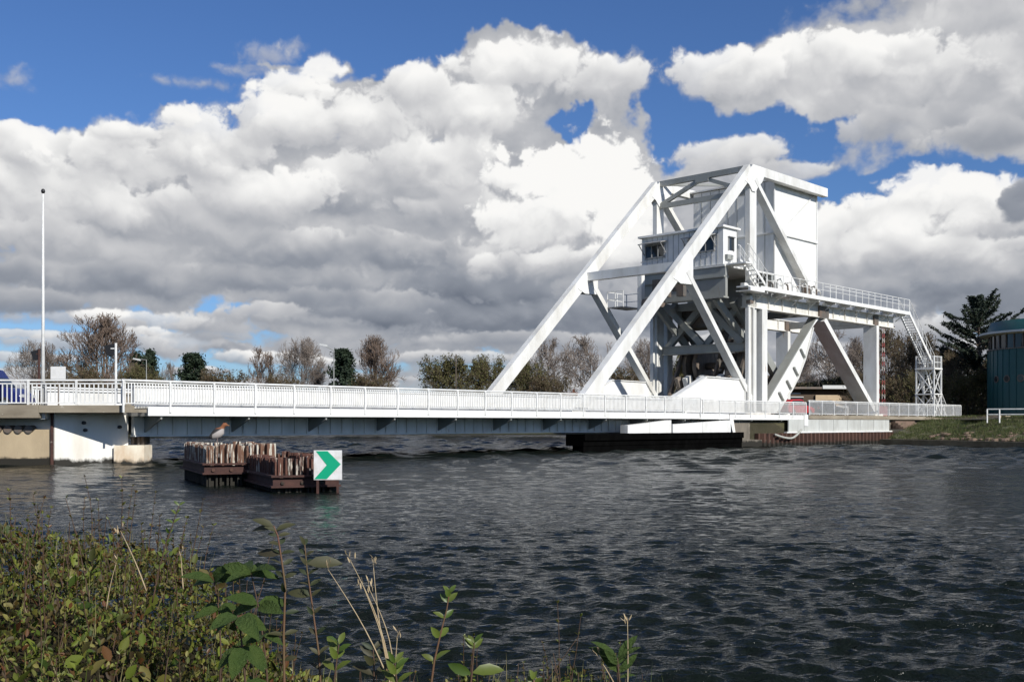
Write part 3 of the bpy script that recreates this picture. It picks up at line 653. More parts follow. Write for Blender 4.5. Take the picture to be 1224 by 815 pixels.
# left approach deck, drawn in world axes: its edge swings out square to the view
ad = thing('approach_slab', 'brown weathered concrete deck edge of the left approach road', 'bridge deck')
edge = [(-40,44.9),(-22.0,44.95),(-15.38,44.80)]
MB().vprism(edge+[W(.18,-.02)[:2],W(.18,11.9)[:2],(-40,70)], 2.2, 2.34).build('deck_slab', EDGE, ad)
MB().vprism([(-40,44.7),(-22.0,44.85),(-19.5,44.8),(-19.5,45.2),(-22,45.2),(-40,45.1)], 1.98, 2.52).build('edge_beam', EDGE, ad)
MB().vprism([(-19.49,44.8),(-15.70,44.70),(-15.62,45.0),(-19.49,45.1)], 2.2, 2.50).build('edge_beam', EDGE, ad)
MB().vprism([(-40,50),(-20.5,49.2),(W(-.2,2.3)[0],W(-.2,2.3)[1]),(W(-.2,9.7)[0],W(-.2,9.7)[1]),(-40,58)], 2.344, 2.36).build('road_surface', ASPH, ad)
lr = thing('parapet_railing', 'white bar railing with wide gaps along the left approach deck', 'railing')
def rail_line(root, pts, zb, zt, step, bar, m, bw=.04, lo=None):
    for (p, q) in zip(pts[:-1], pts[1:]):
        P_ = Vector((p[0],p[1],0)); Q_ = Vector((q[0],q[1],0)); Ln = (Q_-P_).length; n = max(1, round(Ln/step)); d = (Q_-P_)/n; un = d.normalized()
        for k in range(n+(1 if q is pts[-1] else 0)):
            c = P_+d*k; MB().beam((c.x,c.y-.05,(lo or zb-.08)),(c.x,c.y-.05,zt),.08,.08,un).build('railing_post', m, root)
        for k in range(n):
            a = P_+d*k+un*.05; b = P_+d*(k+1)-un*.05; L_ = (b-a).length; nb = int(L_/bar); g = MB()
            for j in range(nb):
                c = a+(b-a)*((j+.5)/nb); g.beam((c.x,c.y,zb+.03),(c.x,c.y,zt-.12),.03,bw,un)
            for z in (zb+.02, zt-.12): g.beam((a.x,a.y,z),(b.x,b.y,z),.05,.05)
            g.build('railing_panel', m, root)
        MB().beam((p[0],p[1],zt+.02),(q[0],q[1],zt+.02),.10,.07).build('handrail', m, root)
rail_line(lr, [(-40,44.95),(-22.0,45.05),(-16.0,44.95)], 2.58, 3.52, 2.1, .18, RAILP, lo=2.4, bw=.045)
lf = thing('parapet_railing', 'white bar railing on the far side of the left approach road', 'railing')
q_ = W(-.3,11.8); rail_line(lf, [(-45,63.0),(q_[0]-4,57.5),(q_[0],q_[1])], 2.58, 3.52, 2.6, .3, FRAME, lo=2.4)
bw_ = thing('low_wall', 'low beige wall seen between the bars of the left approach railing', 'wall')
MB().vprism([(-30,56.5),(-18.8,55.0),(-18.8,55.3),(-30,56.8)], 2.36, 3.22).build('wall_body', EDGE, bw_)
MB().vprism([(-30.05,56.4),(-18.75,54.9),(-18.75,55.4),(-30.05,56.9)], 3.22, 3.30).build('coping', CONC, bw_)
# ------------------------------------------------------------------ mooring dolphins: rings of rusty piles in a waling frame
def dolphin(label, corner, ang_, front, length, top, wale_z, m, seed, gate=None):
    """corner = nearest corner at the waterline; front runs right, length runs away to the left"""
    r_ = random.Random(seed)
    rt = thing('mooring_dolphin', label, 'mooring dolphin', (corner[0], corner[1], 0), ang_, 'rusty pile dolphins in front of the bridge')
    w = .27
    def pile(x, y, along_x):
        h = top+r_.uniform(-.045,.04); d = .16
        a = w*.5-.012
        if along_x: pts = [(-a,-.02),(-a*.55,-.02),(-a*.45,d),(a*.45,d),(a*.55,-.02),(a,-.02),(a,.03),(a*.6,.03),(a*.5,d+.05),(-a*.5,d+.05),(-a*.6,.03),(-a,.03)]
        else: pts = [(-.02,a),(-.02,a*.55),(d,a*.45),(d,-a*.45),(-.02,-a*.55),(-.02,-a),(.03,-a),(.03,-a*.6),(d+.05,-a*.5),(d+.05,a*.5),(.03,a*.6),(.03,a)]
        tilt = r_.uniform(-.012,.012)
        g = MB(); n = len(pts)
        vs = [(x+p,y+q,-1.5) for p,q in pts]+[(x+p+tilt*2,y+q,h+r_.uniform(-.006,.006)) for p,q in pts]
        g.add(vs, [(0,1,10,11),(1,2,9,10),(2,3,8,9),(3,4,7,8),(4,5,6,7)]+[tuple(n+i for i in (0,11,10,1)),tuple(n+i for i in (1,10,9,2)),tuple(n+i for i in (2,9,8,3)),tuple(n+i for i in (3,8,7,4)),tuple(n+i for i in (4,7,6,5))]+[(i,(i+1)%n,(i+1)%n+n,i+n) for i in range(n)])
        g.build('pile', m, rt)
    nx = int(front/w); ny = int(length/w)
    for i in range(nx): pile((i+.5)*front/nx, .02, True); pile((i+.5)*front/nx, length, True)
    for j in range(ny): pile(.0, (j+.7)*length/ny, False); pile(front-.02, (j+.7)*length/ny, False)
    e = .17
    g = MB()
    for z in (wale_z, wale_z-.260):
        g.box(-e,front+e,-e,-e+.15,z-.03,z+.02).box(-e,-e+.15,-e+.15,length+e,z-.03,z+.02).box(front+e-.15,front+e,-e+.15,length+e,z-.03,z+.02).box(-e+.15,front+e-.15,length+e-.15,length+e,z-.03,z+.02)
    g.box(-e+.06,front+e-.06,-e+.10,-e+.14,wale_z-.26,wale_z-.05).box(-e+.10,-e+.14,-e+.15,length+e-.1,wale_z-.26,wale_z-.05).box(front+e-.14,front+e-.10,-e+.15,length+e-.1,wale_z-.26,wale_z-.05)
    g.build('waling_frame', WALE, rt)
    g = MB()
    for k in range(int((front+2*e)/.5)): x = -e+.3+k*.5; g.tube([(x,-e+.11,wale_z-.17),(x,-e+.05,wale_z-.17)],.05,8)
    g.build('bolt_head', RUST, rt)
    MB().box(.2,front-.12,.25,length-.1,top-.5,top-.35).build('inner_fill', CONCD, rt)
    return rt
AN = R(-66)+R(90)     # front direction (.91,.42)
dolphin('taller rusty pile dolphin with pale bird droppings and a bird on top', (-8.50,30.4), AN, 1.75, 4.7, 1.14, .62, PILE, 3)
dolphin('lower dark red pile dolphin carrying the green chevron board', (-5.95,27.5), AN, 1.45, 4.9, .88, .42, PILE2, 5)
# chevron board
sg = thing('chevron_board', 'white board with a green chevron pointing right, fixed to the lower dolphin', 'sign', (-4.60,27.25,.26), R(3))
MB().box(-.36,.34,-.02,.0,.08,.82).build('board', mat('sign_white', (.72,.72,.71), .45, (.50,.48,.44), .45, 5, spots=[((.40,.34,.26), 6, .68, (1,1,.2))]), sg)
def p2(x, z): return (x, z)
g = MB()
X0, X1, Z0, Z1 = -.33, .31, .10, .80
pts = [(X0+.02,Z1),(X0+.31,Z1),(X1+.0,(Z0+Z1)/2+.02),(X0+.29,Z0),(X0-.02,Z0),(X0+.29,(Z0+Z1)/2)]
pts = pts[::-1]
n = len(pts); vs = [(x,-.026,z) for x,z in pts]+[(x,-.0205,z) for x,z in pts]
g.add(vs, [(0,1,2,3), (0,3,4,5)]+[(i,(i+1)%n,(i+1)%n+n,i+n) for i in range(n)])
g.build('chevron', mat('sign_green', (.0,.33,.17), .45), sg)
MB().box(-.30,-.24,.0,.06,-.5,.8).box(.20,.26,.0,.06,-.5,.8).build('post', WALE, sg)

# ------------------------------------------------------------------ bird on the taller dolphin: one continuous body
bd = thing('bird', 'duck-like bird with white flank and rusty orange head perched on the taller dolphin', 'bird', (-8.42,31.1,1.12), R(14)); bd.scale = (1.22, 1.22, 1.22)
spine = [((-.20,0,.19),.012,.02),((-.16,0,.20),.035,.05),((-.08,0,.24),.085,.10),((0,0,.29),.10,.125),((.07,0,.345),.085,.11),((.105,0,.41),.045,.055),((.125,0,.45),.042,.045),((.155,0,.485),.052,.056),((.195,0,.487),.045,.046),((.225,0,.475),.018,.018)]
g = MB(); n = 14; vs = []; fs = []
for i, (c, ry, rz_) in enumerate(spine):
    a = Vector(spine[max(i-1,0)][0]); b = Vector(spine[min(i+1,len(spine)-1)][0]); d = (b-a).normalized(); up = Vector((0,1,0)).cross(d)*-1
    for k in range(n):
        t = 2*math.pi*k/n; vs.append(Vector(c)+Vector((0,1,0))*ry*math.cos(t)+up*rz_*math.sin(t))
for i in range(len(spine)-1):
    for k in range(n): fs.append((i*n+k,i*n+(k+1)%n,(i+1)*n+(k+1)%n,(i+1)*n+k))
fs += [tuple(range(n-1,-1,-1)), tuple(range((len(spine)-1)*n, len(spine)*n))]
g.add(vs, fs)
BM = bpy.data.materials.new('plumage'); BM.use_nodes = True; nt_ = BM.node_tree
tc_ = nt_.nodes.new('ShaderNodeTexCoord'); sp_ = nt_.nodes.new('ShaderNodeSeparateXYZ'); nt_.links.new(tc_.outputs['Object'], sp_.inputs[0])
def _mr(o, a, b):
    r = nt_.nodes.new('ShaderNodeMapRange'); r.inputs[1].default_value = a; r.inputs[2].default_value = b; nt_.links.new(o, r.inputs[0]); return r.outputs[0]
def _mx(f, a, b):
    m = nt_.nodes.new('ShaderNodeMix'); m.data_type = 'RGBA'; nt_.links.new(f, m.inputs[0])
    for v, i in ((a,6),(b,7)):
        if isinstance(v, tuple): m.inputs[i].default_value = v
        else: nt_.links.new(v, m.inputs[i])
    return m.outputs[2]
# height above the line of the back, so that the back is dark and the flank white
ma = nt_.nodes.new('ShaderNodeMath'); ma.operation = 'MULTIPLY_ADD'; nt_.links.new(sp_.outputs[0], ma.inputs[0]); ma.inputs[1].default_value = -.62; nt_.links.new(sp_.outputs[2], ma.inputs[2])
c_ = _mx(_mr(ma.outputs[0], .325, .345), (.36,.33,.31,1), (.02,.018,.018,1))
c_ = _mx(_mr(sp_.outputs[2], .385, .40), c_, (.20,.075,.03,1))
c_ = _mx(_mr(sp_.outputs[0], -.11, -.13), c_, (.03,.03,.03,1))
nt_.links.new(c_, nt_.nodes['Principled BSDF'].inputs['Base Color']); nt_.nodes['Principled BSDF'].inputs['Roughness'].default_value = .8
body = g.build('body', BM, bd, True)
MB().add([(.215,-.014,.475),(.215,.014,.475),(.275,.012,.462),(.275,-.012,.462),(.215,-.014,.492),(.215,.014,.492),(.275,.010,.468),(.275,-.010,.468)], [(3,2,1,0),(4,5,6,7),(0,1,5,4),(1,2,6,5),(2,3,7,6),(3,0,4,7)]).build('beak', mat('beak', (.45,.18,.05), .5), bd)
for y_ in (-.04,.04):
    MB().tube([(.0,y_,.20),(-.01,y_,.10),(.01,y_,.0)],.011,8).beam((0,y_,.006),(.07,y_+.02,.006),.012,.01).beam((0,y_,.006),(.07,y_-.02,.006),.012,.01).build('leg', mat('bird_leg', (.16,.12,.11), .6), bd)
# ------------------------------------------------------------------ poles, signals, signs
def pole(name, label, cat, p, z0, z1, r0, r1, m): 
    t = thing(name, label, cat, (p[0],p[1],z0)); MB().tube([(0,0,0),(0,0,(z1-z0)*.5),(0,0,z1-z0)], r0, 10, r1).build('mast', m, t, True); return t
fp = pole('flagpole', 'tall slim white flagpole with no flag, clamped outside the left railing', 'flagpole', at(51.5, 45.25), 1.95, 11.3, .085, .035, RAILP)
MB().lathe([(0,9.35),(.06,9.37),(.085,9.45),(.06,9.53),(0,9.56)]).build('finial', BLACK, fp, True)
MB().box(-.13,.13,-.13,.3,-.02,.25).build('clamp', RAILP, fp)
def signal(label, px, y, zt, zb, head_px, m, grp):
    t = thing('traffic_signal', label, 'traffic signal', (*at(px,y)[:2], zb), group=grp)
    MB().tube([(0,0,0),(0,0,zt-zb)],.055,10).build('post', m, t)
    dx = (head_px-px)/F*y; h = zt-zb
    b = MB().add([(dx-.26,.0,h-.12),(dx+.22,.0,h-.02),(dx+.20,.0,h-.56),(dx-.12,.0,h-.56),(dx-.26,.05,h-.12),(dx+.22,.05,h-.02),(dx+.20,.05,h-.56),(dx-.12,.05,h-.56)], [(0,3,2,1),(4,5,6,7),(0,1,5,4),(1,2,6,5),(2,3,7,6),(3,0,4,7)]).build('backboard', BLACK, t)
    MB().box(dx-.1,dx+.12,.05,.22,h-.5,h-.15).build('signal_head', BLACK, t)
    MB().beam((0,0,h-.25),(dx,.03,h-.25),.05,.05).build('arm', m, t)
    return t
signal('traffic signal seen from behind on a pale post near the left end of the bridge', 138.5, 50, ztop(410,50), 2.36, 131, RAILP, 'signals on the left approach')
signal('traffic signal seen from behind on a dark post just left of the flagpole', 46.5, 54, ztop(417,54), 2.36, 42.5, WALE, 'signals on the left approach')
t = thing('notice_board', 'blank white notice board on a short post behind the left railing', 'sign', (*at(70,49.5)[:2], 2.36))
MB().tube([(0,0,0),(0,0,1.2)],.04,8).build('post', STEELD, t)
MB().box(-.35,.33,-.03,0,ztop(453,49.5)-2.36,ztop(438,49.5)-2.36).build('board', mat('board_white', (.66,.66,.65), .5, (.55,.55,.52), .3, 5), t)
def lamp(label, px, y, ytop, armpx, army, z0=2.3):
    t = thing('street_lamp', label, 'street lamp', (*at(px,y)[:2], z0), group='street lamps beyond the bridge')
    h = ztop(ytop, y)-z0; dx = (armpx-px)/F*y
    MB().tube([(0,0,0),(0,0,h)],.085,8,.05).build('mast', GREYP, t)
    MB().tube([(0,0,h),(dx*.85,0,ztop(army,y)-z0-.02)],.04,6).build('arm', GREYP, t)
    MB().prism([(dx*1.15,ztop(army,y)-z0-.02),(dx*.5,ztop(army,y)-z0-.26),(dx*.5,ztop(army,y)-z0-.02),(dx*1.1,ztop(army,y)-z0+.12)][::-1], -.14, .14).build('lantern', ROOFW, t)
lamp('street lamp with a pale slanted lantern in front of the dark holly', 399, 120, 419, 384, 412)
lamp('smaller street lamp beside the pair of dark firs on the left', 175, 140, 430, 161, 429)
t = pole('utility_pole', 'thin bare pole among the olive bushes beyond the bridge', 'pole', at(545,150), 2.2, ztop(423,150), .08, .06, BARK)

# ------------------------------------------------------------------ cars
def car(label, paint, loc, rz, tall=False, group='cars on the road over the bridge'):
    t = thing('parked_car' if False else 'car', label, 'car', loc, rz, group)
    L_, Wd = (4.4, 1.75); h1, h2 = (.95, 1.45) if not tall else (1.15, 1.95)
    prof = [(-2.2,.35),(-2.2,.72),(-2.1,h1-.05),(-1.2,h1),(.9,h1),(1.7,h1-.1),(2.15,.70),(2.2,.35),(1.75,.30),(-1.75,.30)]
    prof = prof[::-1] if False else [prof[0]]+prof[:0:-1]
    b = MB().prism(prof, -Wd/2, Wd/2).build('body', paint, t, bevel=.06)
    zt = h2; roof = [(-2.0,h1-.04),(1.05,h1-.04),(.35,zt),(-.1,zt+.02),(-1.5,zt-.02)] if not tall else [(-2.15,h1-.04),(1.3,h1-.04),(.7,zt),(0,zt+.03),(-2.0,zt)]
    MB().prism(roof, -Wd/2+.12, Wd/2-.12).build('cabin', paint, t, bevel=.08)
    ins = [(roof[0][0]+.25,h1),(roof[1][0]-.2,h1),(roof[2][0]-.08,zt-.1),(roof[4][0]+.12,zt-.12)]
    for sg_ in (-1, 1):
        y0 = sg_*(Wd/2-.118); y1 = sg_*(Wd/2-.105); MB().prism(ins, min(y0,y1), max(y0,y1)).build('side_window', GLASS, t)
    MB().add([(roof[1][0]-.02,-.7,h1),(roof[1][0]-.02,.7,h1),(roof[2][0]+.05,.62,zt-.08),(roof[2][0]+.05,-.62,zt-.08)], [(0,1,2,3)]).build('windscreen', GLASS, t)
    MB().add([(roof[0][0]+.02,-.7,h1),(roof[0][0]+.02,.7,h1),(roof[4][0]-.05,.62,zt-.1),(roof[4][0]-.05,-.62,zt-.1)], [(0,3,2,1)]).build('rear_window', GLASS, t)
    for x in (-1.35, 1.4):
        for sg_ in (-1, 1):
            y0 = sg_*(Wd/2-.16); y1 = sg_*(Wd/2+.01); wm = MB().tube([(x,y0,.31),(x,y1,.31)],.31,18).build('wheel', RUBBER, t)
            MB().tube([(x,y1,.31),(x,y1+sg_*.012,.31)],.18,14).build('rim', CHROME, wm)
    for sg_ in (-1, 1):
        MB().box(2.12,2.19,sg_*.65-.15,sg_*.65+.15,.62,.76).build('headlight', ROOFW, t)
        MB().box(-2.215,-2.18,sg_*.68-.1,sg_*.68+.1,.68,.88).build('tail_light', mat('tail_light', (.35,.01,.01), .3), t)
    return t
P_RED = mat('car_red', (.42,.012,.018), .25); P_DARK = mat('car_dark', (.02,.023,.028), .2); P_BLUE = mat('car_blue', (.007,.013,.11), .25)
car('red car beyond the railing beside the foot of the curved quadrant', P_RED, W(61.2,4.2,2.33), BRZ)
car('dark car following the red one on the approach road', P_DARK, W(67.0,4.4,2.33), BRZ)
car('dark car on the moving span with only its roof above the parapet', P_DARK, W(17.3,6.3,2.33), BRZ)
car('blue van at the left edge behind the approach railing', P_BLUE, (-25.15,51.6,2.36), R(2), True)

# ------------------------------------------------------------------ red and white raised barrier arms
RW = bpy.data.materials.new('red_white_stripes'); RW.use_nodes = True; nt_ = RW.node_tree
tc_ = nt_.nodes.new('ShaderNodeTexCoord'); sp_ = nt_.nodes.new('ShaderNodeSeparateXYZ'); nt_.links.new(tc_.outputs['Object'], sp_.inputs[0])
wv = nt_.nodes.new('ShaderNodeMath'); wv.operation = 'FRACT'; mu = nt_.nodes.new('ShaderNodeMath'); mu.operation = 'MULTIPLY'; mu.inputs[1].default_value = 1.1
nt_.links.new(sp_.outputs[2], mu.inputs[0]); nt_.links.new(mu.outputs[0], wv.inputs[0])
c_ = _mr(wv.outputs[0], .49, .51)
nt_.links.new(_mx(c_, (.5,.46,.42,1), (.30,.04,.04,1)), nt_.nodes['Principled BSDF'].inputs['Base Color'])
for lb, px, y, yt in (('raised red and white barrier arm nearer the white column', 1049.5, 104, 392), ('taller raised lattice barrier arm with red and white bands', 1056, 106, 382)):
    t = thing('barrier_gate', lb, 'barrier', (*at(px,y)[:2], 2.33), 0, 'raised barriers by the approach road')
    h = ztop(yt,y)-2.33
    MB().box(-.3,.3,-.25,.25,0,1.1).build('housing', mat('barrier_housing', (.30,.05,.05), .5), t)
    g = MB()
    for sx in (-.14,.14): g.beam((sx,0,.9),(sx*.5,0,h),.04,.04)
    for k in range(int(h/.45)): z = 1+k*.45; sg_ = 1 if k % 2 else -1; q = 1-.5*z/h; g.beam((-.16*q*sg_,0,z),(.16*q*sg_,0,min(z+.45,h)),.03,.03)
    g.build('barrier_arm', RW, t)

# ------------------------------------------------------------------ low building, far house, round control building
lb = thing('low_building', 'low flat roofed brown building with a pale board, behind the approach road', 'building', (*at(985,132)[:2], 2.3), R(8))
MB().box(-7.5,6.5,0,8,0,3.6).build('wall', mat('brown_wall', (.085,.06,.04), .9, (.05,.035,.025), .5, 1.5), lb)
MB().box(-7.9,6.9,-.9,8.3,3.6,3.85).build('roof', STEELD, lb)
MB().box(-.6,4.3,-1.0,-.9,3.62,4.05).build('roof_fascia', ROOFW, lb)
MB().prism([(-1.2,1.1),(1.6,1.1),(2.6,1.7),(2.3,2.3),(1.8,2.9),(-1.2,2.9)], -.3, -.1).build('sign_panel', mat('board_beige', (.52,.40,.26), .8, (.4,.3,.2), .5, 1.2), lb)
for x in (-6.5,-4.2,): w_ = MB().box(x,x+1.5,-.03,-.002,1.2,2.6).build('window', GLASS, lb); MB().box(x-.08,x+1.58,-.06,-.031,2.6,2.7).box(x-.08,x+1.58,-.08,-.031,1.1,1.2).build('window_frame', ROOFW, w_)
MB().box(-7.4,-3.0,-.02,-.001,3.0,3.15).build('light_strip', ROOFW, lb)
hs_ = thing('house', 'distant house with a rust red roof between the bare trees', 'house', (*at(676,205)[:2], 1.7), R(-6))
MB().box(-2.6,2.6,0,5,0,3.4).build('wall', mat('house_wall', (.33,.22,.16), .9), hs_)
MB().prism([(-3.0,3.3),(3.0,3.3),(2.2,5.9),(-2.4,5.9)], -.3, 5.3).build('roof', mat('red_tiles', (.20,.065,.038), .85, (.14,.05,.03), .5, 2), hs_)
MB().box(-1.2,-.4,-.03,0,1.2,2.4).build('window', GLASS, hs_)
MB().box(1.2,1.7,2.2,2.7,5.4,6.6).build('chimney', mat('chimney_brick', (.18,.07,.045), .9), hs_)

cb = thing('control_building', 'round teal control building with a band of windows and portholes at the right edge', 'building', (56.0, 112.0, 2.3)); cb.scale = (1.15, 1.15, 1.15)
Rr = 5.6
prof = [(Rr,0),(Rr,6.05)]
g = MB(); nseg = 96
g.lathe([(Rr,0),(Rr,6.1)], n=nseg); 
for k in range(48):
    a = 2*math.pi*k/48; g.beam((math.cos(a)*(Rr+.02), math.sin(a)*(Rr+.02), 0),(math.cos(a)*(Rr+.02), math.sin(a)*(Rr+.02), 6.05), .05,.05,(math.cos(a),math.sin(a),0))
dr = g.build('drum_wall', TEAL, cb)
MB().lathe([(Rr-.15,6.1),(Rr-.15,7.35)], n=64).build('window_band', GLASS, cb)
g = MB()
for k in range(40):
    a = 2*math.pi*k/40; g.beam((math.cos(a)*(Rr-.1), math.sin(a)*(Rr-.1), 6.1),(math.cos(a)*(Rr-.1), math.sin(a)*(Rr-.1), 7.35), .09,.09,(math.cos(a),math.sin(a),0))
g.lathe([(Rr-.05,6.05),(Rr+.1,6.05),(Rr+.1,6.15),(Rr-.05,6.15)], n=64)
g.build('window_mullion', STEELD, cb)
MB().lathe([(Rr-.3,7.35),(Rr+.75,7.45),(Rr+.75,7.62),(Rr-.3,7.68)], n=64).build('roof_overhang', ROOFW, cb)
MB().lathe([(Rr+.1,7.68),(Rr-.2,8.6),(2,9.0),(0,9.0)], n=64).build('upper_roof', TEAL, cb, True)
for k in range(14):
    a = R(180+6+k*14.2)
    ox, oy = math.cos(a), math.sin(a)
    w_ = MB().tube([(ox*(Rr-.1),oy*(Rr-.1),3.45),(ox*(Rr+.06),oy*(Rr+.06),3.45)],.25,18).build('porthole', GLASS, cb)
    MB().tube([(ox*(Rr-.1),oy*(Rr-.1),3.45),(ox*(Rr+.05),oy*(Rr+.05),3.45)],.33,18).build('porthole_frame', STEELD, w_)
# white rail by the building
wr = thing('guard_rail', 'low white tubular rail in front of the round building on the grassy bank', 'railing', (*at(1180,84)[:2], 2.0))
g = MB(); 
p0 = Vector((0,0,.0)); p1 = Vector((7.5,-4.5,.0)); 
for f_ in (0,.1,.36,.62,.88,1.0): 
    c = p0.lerp(p1,f_); MB().beam((c.x,c.y,-.2),(c.x,c.y,.86),.08,.08).build('post', RAILP, wr)
MB().beam((0,0,.86),(7.5,-4.5,.86),.07,.08).build('top_rail', RAILP, wr)
MB().beam((0,0,.45),(7.5,-4.5,.45),.06,.07).build('middle_rail', RAILP, wr)
# ------------------------------------------------------------------ numpy mesh helper
def np_mesh(name, verts, tris, m, smooth=False):
    me = bpy.data.meshes.new(name); k = tris.shape[1]
    me.vertices.add(len(verts)); me.vertices.foreach_set('co', verts.astype(np.float32).ravel())
    me.loops.add(tris.size); me.loops.foreach_set('vertex_index', tris.astype(np.int32).ravel())
    me.polygons.add(len(tris)); me.polygons.foreach_set('loop_start', np.arange(0, tris.size, k, dtype=np.int32))
    try: me.polygons.foreach_set('loop_total', np.full(len(tris), k, dtype=np.int32))
    except Exception: pass
    if smooth: me.polygons.foreach_set('use_smooth', np.ones(len(tris), dtype=bool))
    me.materials.append(m); me.update(calc_edges=True); me.validate(); return me
def np_obj(name, verts, tris, m, parent=None, smooth=False):
    o = bpy.data.objects.new(name, np_mesh(name, verts, tris, m, smooth)); COL.objects.link(o)
    if parent is not None: o.parent = parent
    return o
def grid_faces(nr, nc):
    i = np.arange(nr*nc).reshape(nr, nc)
    return np.stack([i[:-1,:-1].ravel(), i[:-1,1:].ravel(), i[1:,1:].ravel(), i[1:,:-1].ravel()], 1)

# ------------------------------------------------------------------ water
def make_water():
    wm = bpy.data.materials.new('canal_water'); wm.use_nodes = True; nt = wm.node_tree; N, L = nt.nodes, nt.links
    b = N['Principled BSDF']; b.inputs['Base Color'].default_value = (.006,.009,.0075,1); b.inputs['Roughness'].default_value = .085; b.inputs['IOR'].default_value = 1.333; b.inputs['Specular IOR Level'].default_value = .155
    geo = N.new('ShaderNodeNewGeometry'); prev = None
    for sc_, st, dist, strength in ((.45,(1,2.6,1),.20,.5),(1.7,(1,2.3,1),.085,.5),(4.2,(1,2.2,1),.075,.8),(11,(1,1.9,1),.026,.8)):
        mp = N.new('ShaderNodeMapping'); mp.inputs['Scale'].default_value = st; mp.inputs['Rotation'].default_value = (0,0,R(-12)); L.new(geo.outputs['Position'], mp.inputs[0])
        n = N.new('ShaderNodeTexNoise'); n.inputs['Scale'].default_value = sc_; n.inputs['Detail'].default_value = 3; n.inputs['Roughness'].default_value = .55; n.inputs['Distortion'].default_value = .4
        L.new(mp.outputs[0], n.inputs['Vector'])
        bp = N.new('ShaderNodeBump'); bp.inputs['Strength'].default_value = strength; bp.inputs['Distance'].default_value = dist; L.new(n.outputs['Fac'], bp.inputs['Height'])
        if prev: L.new(prev, bp.inputs['Normal'])
        prev = bp.outputs[0]
    L.new(prev, b.inputs['Normal'])
    nr, nc = 1450, 820
    r = 2.3*np.exp(np.linspace(0, math.log(230/2.3), nr)); th = np.linspace(-R(36), R(36), nc)
    RR, TH = np.meshgrid(r, th, indexing='ij'); X = RR*np.sin(TH); Y = RR*np.cos(TH)
    rs = np.random.RandomState(4); Z = np.zeros_like(X); DX = np.zeros_like(X); DY = np.zeros_like(X)
    dr = RR*(math.log(230/2.3)/nr)
    patch = .75+.5*_ss(_fbm(X/9, Y/14, 301, 4), -.4, .5)
    for i in range(76):
        lam = .11*math.exp(rs.rand()**.8*math.log(.85/.11)); a = R(90-12)+rs.randn()*R(27); k = 2*math.pi/lam
        amp = .0125*lam if lam < .28 else .0035*(.28/lam)**.85; ph = rs.rand()*6.283
        arg = k*(X*math.cos(a)+Y*math.sin(a))+ph+.7*np.sin(.13*k*X+ph*3)
        att = np.clip((lam/(3.0*dr)-1)/1.2, 0, 1)*amp*patch
        c = np.cos(arg); Z += att*c; s_ = np.sin(arg)*att*.8; DX -= s_*math.cos(a); DY -= s_*math.sin(a)
    for i in range(26):      # longer waves that only build up in the open reach further off
        lam = math.exp(math.log(1.1)+rs.rand()*math.log(3.4/1.1)); a = R(90-12)+rs.randn()*R(34); k = 2*math.pi/lam; ph = rs.rand()*6.283
        arg = k*(X*math.cos(a)+Y*math.sin(a))+ph+.8*np.sin(.15*k*X+ph*3); att = np.clip((lam/(3.0*dr)-1)/1.2, 0, 1)*.0105*lam*_ss(RR, 26, 70)
        Z += att*np.cos(arg); s_ = np.sin(arg)*att*.8; DX -= s_*math.cos(a); DY -= s_*math.sin(a)
    V_ = np.stack([X+DX, Y+DY, Z], -1).reshape(-1, 3)
    o = np_obj('water', V_, grid_faces(nr, nc), wm, smooth=True); tag(o, kind='structure')
    tag(MB().add([(-2500,-300,-.13),(2500,-300,-.13),(2500,4000,-.13),(-2500,4000,-.13)], [(0,1,2,3)]).build('water_far', wm), kind='structure')
make_water()

# ------------------------------------------------------------------ land
def W2(s, t): return W(s, t)[:2]
LAND = mat('land_grass', (.055,.065,.025), .95, (.085,.07,.035), .6, .15)
struct('bank_ground', MB().vprism([W2(48,.35),W2(70.4,.35),W2(79,.5),(38.5,88),(45,76),(56,60),(90,35),(90,-40),(500,-40),(900,900),(400,1200),(12,700),(9,186),(8.8,93)], -1.5, 2.05), LAND)
struct('lawn', MB().vprism([W2(87.6,-.3),(41.5,84.2),(47,76),(60,61),(200,61),(200,400),W2(160,60),W2(87.6,13)], 2.0, 2.30), SOILG)
struct('far_ground', MB().vprism([(-420,260),(-62,186),(9,186),(9,3500),(-2500,3500),(-2500,500)], -1.5, 1.55), LAND)
struct('far_ground', MB().vprism([(12,702),(401,1202),(901,901),(2500,900),(2500,3500),(12,3500)], -1.5, 1.5), LAND)
struct('left_ground', MB().vprism([(-26.5,49.7),(-21.5,51),(-20.9,56.2),(-25,58),W2(-.9,11),(-63,186),(-420,259),(-600,100),(-60,40),(-34,49.7)], -1.5, 2.1), LAND)
struct('path', MB().vprism([W2(86.9,-.4),(38.9,85.7),(39.6,86.4),W2(87.5,2.6)], 2.304, 2.345), PATHM)
struct('path', MB().vprism([(36.9,87.3),(38.6,84.8),(39.2,85.2),W2(86.4,-.2),W2(80,-.2),W2(80,-.7)], 2.06, 2.13), PATHM)
kb = MB().vprism([W2(81,-.9),(38.2,85.3),(38.5,85.6),W2(81,-.5)], 1.9, 2.40).build('path_kerb', PATHM)
tag(kb, 'pale sandy concrete kerb running from the railing end to the low white rail', 'kerb')
